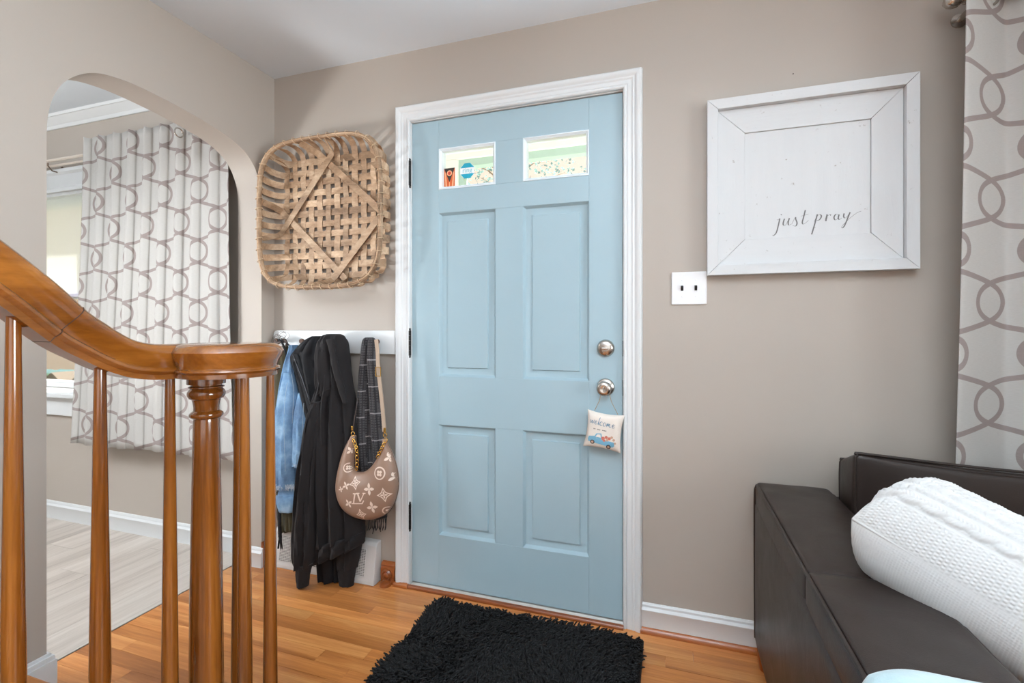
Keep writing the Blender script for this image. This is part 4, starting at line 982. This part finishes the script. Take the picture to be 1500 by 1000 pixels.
sw = empty('light_switch', (.07, 0, 1.225), 'white double toggle switch plate at lower left corner of sign', 'switch')
MB().box(.010, .131, -.007, 0, 1.225, 1.345).build('plate', MPLATE, sw, bevel=.004, seg=3)
for x in (.047, .094):
    MB().box(x - .006, x + .006, -.009, -.006, 1.273, 1.298).build('toggle_slot', MSW, sw, bevel=.001)
    MB().prism([(x - .0045, -.007, 1.274), (x - .0045, -.007, 1.296), (x - .0045, -.019, 1.292), (x - .0045, -.018, 1.284)], (.009, 0, 0)).build('toggle', MBLK, sw, bevel=.001)
    for z in (1.255, 1.315): MB().lathe([(.0032, 0), (.0032, -.0012), (0, -.002)], (x, -.007, z), 10, 'y').build('screw', MPLATE, sw, smooth=40)

# --- curtains
def curtain(o, x0, x1, xb0, xb1, zt, zb, y, amp, folds, seed, nu=220, nv=40, calm=.25, back=0):
    r = random.Random(seed); ph = [r.uniform(-.4, .4) if folds > 3 else 0 for _ in range(int(folds) + 3)]; V = []; UV = []; F = []
    for j in range(nv):
        t = j / (nv - 1); arc = 0; prev = None
        for i in range(nu):
            s = i / (nu - 1); a = x0 + (xb0 - x0) * t; c_ = x1 + (xb1 - x1) * t
            k = s * folds; ki = int(k); pj = ph[ki] * (1 - (k - ki)) + ph[ki + 1] * (k - ki)
            ww = 1 - 2 * (abs(sin(pi * k + .5 * pj * (.3 + t))) ** 2 + .0025) ** .40
            if folds < 3: ww = math.asin(.97 * cos(2 * pi * k)) / math.asin(.97)
            x = a + (c_ - a) * (s + (.018 * sin(4 * pi * k + pj) * .5 if folds > 3 else 0))
            yy = y + back * t - amp * (1 - calm * t) * ww - .006 * sin(3 * s + 4 * t + seed)
            z = zt + (zb - zt) * t + (.012 * (abs(ww) ** 3) * (1 - t) ** 6) + .004 * sin(9 * s + seed) * t
            p = (x, yy, z)
            if prev is not None and j == nv // 2: arc += math.dist(p, prev)
            prev = p; V.append(p); UV.append([0, z])
        if j == nv // 2: pass
    jm_ = nv // 2; arc = [0]
    for i in range(1, nu): arc.append(arc[-1] + math.dist(V[jm_ * nu + i], V[jm_ * nu + i - 1]))
    for j in range(nv):
        for i in range(nu): UV[j * nu + i][0] = arc[i] + .03
    for j in range(nv - 1):
        for i in range(nu - 1): F.append((j * nu + i, j * nu + i + 1, (j + 1) * nu + i + 1, (j + 1) * nu + i))
    return build('cloth', V, F, MCUR, o, smooth=True, uvs=UV, solid=.0015)
cl = empty('curtain', (-2.55, -.09, .49), 'grey trellis patterned curtain on thin rod seen through the arch', 'curtain')
curtain(cl, -3.045, -2.01, -3.155, -1.985, 2.18, .50, -.105, .015, 9, 3, nu=320)
MB().tube([(-2.318, -.128 + .022 * cos(a), 2.112 + .022 * sin(a)) for a in [2 * pi * q / 20 for q in range(20)]], .0035, 6, True, up=(1, 0, 0)).build('ring', MSS, cl, smooth=True)
rd = empty('curtain_rod', (-3.0, -.09, 2.10), 'slender pale double curtain rod above dining room window', 'curtain rod')
MRODC = plain('cream_rod', (224, 212, 200), .35, .2, var=.02)
MB().tube([(-4.3, -.07, 2.112), (-2.0, -.07, 2.112)], .008, 10, up=(0, 1, 0)).build('rod', MRODC, rd, smooth=40)
MB().tube([(-4.3, -.045, 2.092), (-2.0, -.045, 2.092)], .006, 10, up=(0, 1, 0)).build('rod', MRODC, rd, smooth=40)
for x in (-3.44, -2.12):
    m = MB(); m.box(x - .008, x + .008, -.004, 0, 2.04, 2.10); m.tube([(x, -.003, 2.06), (x, -.05, 2.062), (x, -.07, 2.085), (x, -.07, 2.10)], .004, 6, up=(1, 0, 0)); m.build('bracket', plain('bracket_bronze', (110, 92, 78), .4, .6), rd, smooth=30)
rs_ = empty('roller_shade', (-3.1, .03, 1.33), 'white roller shade drawn halfway down the dining room window', 'shade')
for a, c_ in ((-4.03, -3.195), (-3.155, -2.32)):
    MB().add([(a, .027, 1.345), (c_, .027, 1.345), (c_, .027, 1.925), (a, .027, 1.925)], [(0, 1, 2, 3)]).build('shade_cloth', MSHADE, rs_)
    MB().box(a, c_, .020, .034, 1.325, 1.347).build('hem_bar', plain('hem_bar_grey', (206, 200, 212), .5, var=0), rs_, bevel=.004)
cr = empty('curtain', (1.15, -.08, .55), 'grey trellis patterned curtain panel behind the sofa at right edge', 'curtain')
curtain(cr, .810, 1.38, .800, 1.42, 2.20, .30, -.105, .062, 1.9, 6, nu=200, calm=.45, back=.03)
r2 = empty('curtain_rod', (1.6, -.08, 2.10), 'brushed nickel curtain rod with ball finial at upper right', 'curtain rod')
MB().tube([(.84, -.085, 2.125), (2.6, -.085, 2.125)], .0125, 14, up=(0, 1, 0)).build('rod', MSS, r2, smooth=40)
MB().lathe([(.0, -.052), (.012, -.049), (.019, -.040), (.0215, -.028), (.019, -.016), (.012, -.008), (.010, -.003), (.015, 0), (.015, .006), (.0125, .012)], (.842, -.085, 2.125), 24, 'x').build('finial', MSS, r2, smooth=50)
m = MB(); m.lathe([(.022, 0), (.022, -.004), (.009, -.008), (.009, -.085)], (.868, 0, 2.105), 16, 'y'); m.lathe([(.018, -.008), (.018, .008)], (.868, -.085, 2.122), 16, 'x'); m.build('bracket', MSS, r2, smooth=40)
for x in (.915, 1.02, 1.16, 1.30): MB().tube([(x, -.085 + .026 * cos(a), 2.122 + .026 * sin(a)) for a in [2 * pi * q / 24 for q in range(24)]], .004, 6, True, up=(1, 0, 0)).build('ring', MSS, r2, smooth=True)

# --- hanging pillow on door knob
dp = empty('welcome_pillow', wp(884, 660, -.035), 'small cream hanging pillow printed with a blue truck on lower door knob', 'pillow')
cn = [wp(861, 599, -.035), wp(915, 608, -.035), wp(909, 664, -.035), wp(854, 653, -.035)]
def inflate(name, corners, th, mat, parent, n=24, pinch=.10, smooth=True, nrm=(0, -1, 0), disp=None):
    A, B, C_, D_ = corners; V = []; F = []; nn = Vector(nrm).normalized()
    for sgn in (1, -1):
        for j in range(n + 1):
            for i in range(n + 1):
                u = i / n; v = j / n; uu = 2 * u - 1; vv = 2 * v - 1
                pu = .5 + uu / 2 * (1 - pinch * (1 - vv * vv) ** 1 * abs(uu) ** 3); pv = .5 + vv / 2 * (1 - pinch * (1 - uu * uu) * abs(vv) ** 3)
                p = (A * (1 - pu) + B * pu) * (1 - pv) + (D_ * (1 - pu) + C_ * pu) * pv
                h = max(0, (1 - uu ** 4) * (1 - vv ** 4)) ** .55 * th / 2
                if h > 0: h += .012 * th * sin(9 * u + 4 * v) * sin(7 * v)
                V.append(p + nn * h * sgn)
    N1 = (n + 1) ** 2
    for s in range(2):
        for j in range(n):
            for i in range(n):
                q = (s * N1 + j * (n + 1) + i, s * N1 + j * (n + 1) + i + 1, s * N1 + (j + 1) * (n + 1) + i + 1, s * N1 + (j + 1) * (n + 1) + i)
                F.append(q if s else q[::-1])
    return build(name, V, F, mat, parent, smooth=True)
pb = inflate('cushion', cn, .045, MPILC, dp)
pv = bvh_of([pb])
def pu_(a, b_):   # local pillow coordinates 0..1 (right, down) -> x, z
    A, B, C_, D_ = cn; p = (A * (1 - a) + B * a) * (1 - b_) + (D_ * (1 - a) + C_ * a) * b_; return (p.x, p.z)
def pst(pts_, w_, n=20, w2=None): return ribbon([pu_(*p) for p in pts_], w_, w2, n)
MPB = flat('print_blue', (70, 120, 150)); MPB2 = flat('print_light_blue', (116, 172, 200)); MPK = flat('print_dark', (70, 66, 66)); MPR = flat('print_coral', (206, 120, 104)); MPN = flat('print_tan', (196, 160, 136))
wl = []
def L_(pts_, x0, s): return [(x0 * 1.08 + .03 + x * s * 1.08, .32 - y * s * 1.0 + x0 * .06) for x, y in pts_]
s_ = .085
for pts_, x0 in (([(0, 1), (.15, .1), (.4, .9), (.6, .1), (.95, 1.1)], .10), ([(0, .45), (.5, .7), (.35, 1.0), (.05, .6), (.2, .05), (.7, .25)], .205), ([(0, .1), (.3, 1.6), (.45, 2.0), (.25, 1.4), (.2, .2), (.5, .1)], .285), ([(.6, .9), (.25, 1.0), (0, .5), (.25, .0), (.65, .2)], .335), ([(.3, 1.0), (0, .6), (.2, 0), (.55, .3), (.5, .85), (.3, 1.0)], .42), ([(0, 0), (.1, 1), (.15, .2), (.4, 1), (.5, .2), (.75, 1), (.85, 0), (1.1, .2)], .50), ([(0, .45), (.5, .7), (.35, 1.0), (.05, .6), (.2, .05), (.7, .25)], .635)):
    wl += pst(L_(pts_, x0, s_ * 1.15), .0014, 24, .0022)
decal('lettering', wl, pv, MPB, dp, .0008, -.4, .01)
sm = []
for i, x in enumerate((.24, .27, .34, .37, .40, .47, .50, .53, .56)): sm += pst([(x, .43 + x * .03), (x + .012, .455 + x * .03), (x + .02, .43 + x * .03)], .0014, 5)
decal('lettering', sm, pv, MPK, dp, .0008, -.4, .01)
Q = lambda *a: [pu_(x, y) for x, y in a]
decal('truck_print', [Q((.14, .66), (.30, .63), (.34, .68), (.82, .72), (.83, .82), (.78, .86), (.14, .80), (.12, .74)), Q((.28, .66), (.33, .56), (.46, .54), (.50, .66), (.46, .70))], pv, MPB2, dp, .0008, -.4, .01)
decal('truck_print', [Q((.32, .65), (.36, .58), (.44, .57), (.46, .65))], pv, MPILC, dp, .0012, -.4, .01)
decal('truck_print', [circ(*pu_(.25, .80), .0085, 14), circ(*pu_(.68, .86), .0088, 14)], pv, MPK, dp, .0014, -.4, .01)
decal('truck_print', [circ(*pu_(.25, .80), .0045, 12), circ(*pu_(.68, .86), .0048, 12)], pv, MPN, dp, .0018, -.4, .01)
decal('flower_print', [circ(*pu_(.52, .66), .007, 10), circ(*pu_(.60, .62), .006, 10), circ(*pu_(.68, .64), .006, 10), circ(*pu_(.55, .71), .005, 10)], pv, MPR, dp, .0014, -.4, .01)
decal('flower_print', [circ(*pu_(.74, .60), .005, 10), circ(*pu_(.80, .66), .005, 10), circ(*pu_(.63, .69), .005, 10), circ(*pu_(.84, .74), .004, 10)], pv, MPN, dp, .0014, -.4, .01)
kc = Vector((kx, FY0 - .024, .910))
for a_, c_ in (((871, 601), -.012), ((905, 607), .012)):
    MB().tube([wp(*a_, -.038), (wp(*a_, -.038) + kc) / 2 + Vector((0, 0, -.002)), kc + Vector((c_, 0, .0))], .0011, 5).build('hanging_cord', MTWINE, dp, smooth=True)

# ================================================================ SOFA
sf_ = empty('leather_sofa', (1.25, -.55, 0), 'dark brown leather sofa standing against back wall at right', 'sofa')
AX0, AX1, AYB, AYF, AZ = .280, .505, -.035, -1.28, .610
def rbox(name, x0, x1, y0, y1, z0, z1, r, mat, parent, puff=0, nx=10, ny=14, nz=8, seed=0, wr=.0, label=None, fn=None):
    """soft rounded box: superellipsoid-blended grid with a puffed top"""
    import bmesh
    bm = bmesh.new(); bmesh.ops.create_cube(bm, size=2); bmesh.ops.subdivide_edges(bm, edges=bm.edges[:], cuts=nx, use_grid_fill=True)
    h = Vector(((x1 - x0) / 2, (y1 - y0) / 2, (z1 - z0) / 2)); c_ = Vector(((x0 + x1) / 2, (y0 + y1) / 2, (z0 + z1) / 2)); rr_ = random.Random(seed); ph = [rr_.random() * 6 for _ in range(6)]
    for v in bm.verts:
        # spread samples towards the edges
        q = Vector([math.copysign(1 - (1 - abs(t)) ** 1.6, t) for t in v.co]); p = Vector((q.x * h.x, q.y * h.y, q.z * h.z))
        inn = Vector((max(-h.x + r, min(h.x - r, p.x)), max(-h.y + r, min(h.y - r, p.y)), max(-h.z + r, min(h.z - r, p.z)))); d = p - inn
        if d.length > 1e-6:
            m_ = max(abs(d.x), abs(d.y), abs(d.z)); d = d.normalized() * m_
        p = inn + d
        f_ = (1 - q.x ** 2) * (1 - q.y ** 2); g = (1 - q.x ** 2) * (1 - q.z ** 2); e3 = (1 - q.y ** 2) * (1 - q.z ** 2)
        p.z += math.copysign(puff, q.z) * f_ ** .6 * abs(q.z) ** 3 if f_ > 0 else 0
        p.y += math.copysign(puff, q.y) * g ** .6 * abs(q.y) ** 3 if g > 0 else 0
        p.x += math.copysign(puff * .5, q.x) * e3 ** .6 * abs(q.x) ** 3 if e3 > 0 else 0
        if wr: p.z += wr * (sin(p.y * 31 + ph[0]) * cos(p.x * 23 + ph[1]) + .6 * sin(p.y * 57 + p.x * 41 + ph[2]))
        v.co = fn(p + c_) if fn else p + c_
    bm.verts.index_update(); V = [tuple(v.co) for v in bm.verts]; F = [tuple(v.index for v in f.verts) for f in bm.faces]; bm.free()
    return build(name, V, F, mat, parent, smooth=True, label=label)
arm = rbox('arm', AX0, AX1, AYF, AYB, .05, AZ - .05, .03, MLEA, sf_, .010, 16, seed=1)
rbox('arm_pad', AX0 + .004, AX1, -.683, AYB - .004, AZ - .085, AZ, .014, MLEA, sf_, .012, 24, seed=2, wr=.0012)
rbox('arm_pad', AX0 + .004, AX1, AYF + .004, -.669, AZ - .085, AZ, .014, MLEA, sf_, .012, 24, seed=3, wr=.0012)
pipe = [(AX0 + .002, AYB - .02, .08), (AX0 + .002, AYB - .012, .35), (AX0 + .002, AYB - .012, AZ - .05), (AX0 + .004, AYB - .022, AZ - .014), (AX0 + .004, AYB - .06, AZ - .003)] + [(AX0 + .004, y_, AZ - .003) for y_ in (-.3, -.6, -.9, -1.2)]
MB().tube(cat(pipe, 60), .0042, 8, up=(1, 0, 0)).build('piping', MLEA, sf_, smooth=True)
pipe = [(AX1 - .004, AYB - .06, AZ - .006)] + [(AX1 - .004, y_, AZ - .006) for y_ in (-.3, -.6, -.9, -1.2)]
MB().tube(cat(pipe, 40), .004, 8, up=(1, 0, 0)).build('piping', MLEA, sf_, smooth=True)
rbox('back_frame', .50, 2.35, -.13, -.045, .05, .60, .03, MLEA, sf_, .004, 10)
rbox('seat_base', .50, 2.35, -.95, -.12, .08, .27, .03, MLEA, sf_, .0, 8)
for x0, x1, s in ((.508, 1.42, 4), (1.43, 2.35, 5)):
    rbox('seat_cushion', x0, x1, -.98, -.24, .27, .43, .04, MLEA, sf_, .018, 20, seed=s, wr=.001)
for x0, x1, s in ((.515, 1.42, 6), (1.43, 2.33, 7)):
    def lean(p, x0=x0, x1=x1):
        k = max(0, (p[2] - .40) / .35)
        return Vector((p[0], p[1], p[2] + k * ((-p[1] - .11) * .42 - .034 * sin(pi * min(1, max(0, (p[0] - x0) / (x1 - x0)))))))
    b0 = rbox('back_cushion', x0, x1, -.235, -.105, .40, .728, .014, MLEA, sf_, .012, 26, seed=s, wr=.0008, fn=lean)
    for y_ in (-.232, -.108):
        pth = [(x0 + .003, y_, .45), (x0 + .001, y_, .60), (x0 + .001, y_, .70), (x0 + .006, y_, .722), (x0 + .03, y_, .729), (x0 + .3, y_, .737), (x1 - .3, y_, .737), (x1 - .03, y_, .729), (x1 - .006, y_, .722), (x1 - .001, y_, .70), (x1 - .003, y_, .45)]
        MB().tube([lean(p) for p in cat(pth, 90)], .0042, 7, up=(0, 1, 0)).build('piping', MLEA, b0, smooth=True)
rbox('arm', 2.36, 2.59, AYF, AYB, .05, AZ, .03, MLEA, sf_, .010, 10)
for x in (.31, 2.55):
    for y in (-.09, -1.22): MB().lathe([(.022, 0), (.03, .06)], (x, y, 0), 14).build('foot', MSHOE, sf_, smooth=40)

# --- cable knit pillow
kp = empty('knit_pillow', (.72, -.58, .58), 'white cable knit throw pillow lying on the arm of sofa', 'pillow')
def knit_pillow():
    L, Wd, Th = .50, .37, .25
    e1 = Vector((.685, -.67, -.31)).normalized(); e2 = Vector((.643, .741, -.195)); e2 = (e2 - e1 * e2.dot(e1)).normalized(); nn = e2.cross(e1).normalized()
    if nn.z < 0: nn = -nn
    P0 = Vector((.486, -.546, .702)); nu, nv = 460, 330
    hv = lambda v: np.maximum(0, 1 - np.abs(v) ** 3.2) ** .5 * Th / 2
    fine = np.sin(np.linspace(-pi / 2, pi / 2, 4001)); hh_ = hv(fine)
    arc = np.concatenate([[0], np.cumsum(np.hypot(np.diff(fine) * Wd / 2, np.diff(hh_)))])
    sv = np.linspace(0, arc[-1], nv); vr = np.interp(sv, arc, fine)
    UU, VV = np.meshgrid(np.sin(np.linspace(-1, 1, nu) * pi / 2) * .35 + np.linspace(-1, 1, nu) * .65, vr); a = (UU + 1) / 2 * L; b_ = np.repeat(sv[:, None], nu, 1)
    ends = np.maximum(0, 1 - np.abs(UU) ** 16) ** .5
    for sgn, name in ((1, 'front'), (-1, 'back')):
        pin = .03
        pu = UU * (1 - pin * (1 - VV ** 2) * np.abs(UU) ** 3); pv_ = VV * (1 - pin * (1 - UU ** 2) * np.abs(VV) ** 3)
        h = hv(VV) * ends * sgn
        P = np.array(P0)[None, None] + (pu + 1)[..., None] / 2 * L * np.array(e1) + pv_[..., None] / 2 * Wd * np.array(e2) + h[..., None] * np.array(nn)
        du = np.gradient(P, axis=1); dv = np.gradient(P, axis=0); N_ = np.cross(du, dv); N_ /= np.linalg.norm(N_, axis=2)[..., None] + 1e-12
        if (N_[nv // 2, nu // 2] @ np.array(nn)) * sgn < 0: N_ = -N_
        if sgn > 0:
            rowp, colp = .0072, .0084; ci = np.floor(a / colp).astype(int) % 2
            rel = .0030 * np.abs(np.sin(np.pi * a / colp)) * (.6 + .4 * np.sin(2 * np.pi * b_ / rowp + ci * np.pi))
            def cable(c0, w_, per, ph, amp):
                t = (b_ - c0) / w_; A1 = np.sin(2 * np.pi * a / per + ph) * .45; up1 = np.cos(2 * np.pi * a / per + ph)
                s1 = np.sqrt(np.maximum(0, 1 - ((t - A1) / .55) ** 2)) * (1 + .35 * up1); s2 = np.sqrt(np.maximum(0, 1 - ((t + A1) / .55) ** 2)) * (1 - .35 * up1)
                return np.maximum(s1, s2) * amp + .0007 * np.sin(2 * np.pi * (a + .6 * np.abs(b_ - c0)) / .0062), np.abs(t) < 1
            for c0, w_, per, ph, amp in ((.102, .016, .075, 0, .0075), (.140, .011, .026, 1, .0055), (.178, .016, .075, 2, .0075), (.216, .011, .026, 0, .0055), (.254, .016, .075, 1, .0075)):
                hh, ins = cable(c0, w_, per, ph, amp); rel = np.where(ins, hh, rel)
                for q in (c0 - w_ - .003, c0 + w_ + .003): rel = np.where(np.abs(b_ - q) < .003, -.0015, rel)
        else:
            rel = .0008 * np.abs(np.sin(np.pi * b_ / .0055)) + .0004 * np.sin(2 * np.pi * a / .005)
        fade = np.minimum(1, np.minimum(b_, arc[-1] - b_) / .012) * np.minimum(1, (1 - np.abs(UU)) * L / 2 / .012)
        P = P + N_ * (rel * fade)[..., None]
        idx = np.arange(nu * nv).reshape(nv, nu)
        q = np.stack([idx[:-1, :-1], idx[:-1, 1:], idx[1:, 1:], idx[1:, :-1]], -1).reshape(-1, 4)
        if sgn < 0: q = q[:, ::-1]
        build(name, P.reshape(-1, 3), q.tolist(), MKNIT, kp, smooth=True)
    edge = [P0 + e1 * ((u + 1) / 2 * L) - e2 * (Wd / 2 * (1 - .05 * (1 - u * u))) for u in np.linspace(-.99, .99, 60)]
    MB().tube(edge, .0032, 7).build('seam', MKNIT, kp, smooth=True)
knit_pillow()

# --- pale blue throw over the arm
th_ = empty('throw_blanket', (.40, -1.08, .60), 'pale blue fleece throw folded over front of sofa arm', 'blanket')
V = []; F = []; nu, nv = 40, 36
for j in range(nv):
    for i in range(nu):
        u = i / (nu - 1); v = j / (nv - 1); x = .27 + .28 * u; y = -.985 - .28 * v - .05 * (2 * u - 1) ** 2
        ed = min(1, v * 6, u * 5 + .0, (1 - u) * 5); z = .612 + .022 * max(0, ed) ** .5 + .004 * sin(9 * u + 3 * v) - (max(0, .28 - x) * 2.2) - max(0, x - .53) * 1.5
        V.append((x, y, z))
for j in range(nv - 1):
    for i in range(nu - 1): F.append((j * nu + i, j * nu + i + 1, (j + 1) * nu + i + 1, (j + 1) * nu + i))
build('cloth', V, F, MTHROW, th_, smooth=True, solid=.012)

# ================================================================ DOOR MAT
mt = empty('door_mat', (-.497, -.38, 0), 'black shaggy chenille door mat on oak floor before the door', 'mat')
MX0, MX1, MY0, MY1 = -.915, -.085, -.655, -.075
MB().box(MX0, MX1, MY0, MY1, 0.0005, .008).build('backing', MMAT, mt, bevel=.003)
def pile(n=11000):
    r = np.random.default_rng(5); bx = r.uniform(MX0 + .004, MX1 - .004, n); by = r.uniform(MY0 + .004, MY1 - .004, n)
    fld = 1.3 * np.sin(bx * 9 + 2 * np.sin(by * 7)) + 1.1 * np.cos(by * 11 + bx * 5); an = fld * 1.3 + r.normal(0, .8, n)
    L = r.uniform(.020, .030, n); lean = r.uniform(.35, .95, n); ns = 5; rings = 4; V = np.empty((n, rings, ns, 3)); a5 = np.arange(ns) * 2 * np.pi / ns
    R_ = r.uniform(.0027, .0038, n)
    for k in range(rings):
        t = k / (rings - 1); d = lean * L * (t ** 1.5); cx = bx + d * np.cos(an); cy = by + d * np.sin(an); cz = .006 + L * (1 - .35 * lean) * np.sin(t * 1.35) / np.sin(1.35)
        rad = R_ * (1.0 if k < rings - 1 else .55)
        V[:, k, :, 0] = cx[:, None] + rad[:, None] * np.cos(a5); V[:, k, :, 1] = cy[:, None] + rad[:, None] * np.sin(a5) ; V[:, k, :, 2] = cz[:, None] - (rad * lean * t)[:, None] * np.cos(a5 - an[:, None])
    base = (np.arange(n) * rings * ns)[:, None]; fs = []
    for k in range(rings - 1):
        for q in range(ns): fs.append([k * ns + q, k * ns + (q + 1) % ns, (k + 1) * ns + (q + 1) % ns, (k + 1) * ns + q])
    Q = (base[:, :, None] + np.array(fs)[None]).reshape(-1, 4).tolist(); cap = (base + ((rings - 1) * ns + np.arange(ns))[None]).tolist()
    build('pile', V.reshape(-1, 3), Q + cap, MMAT, mt, smooth=True, kind='stuff')
pile()
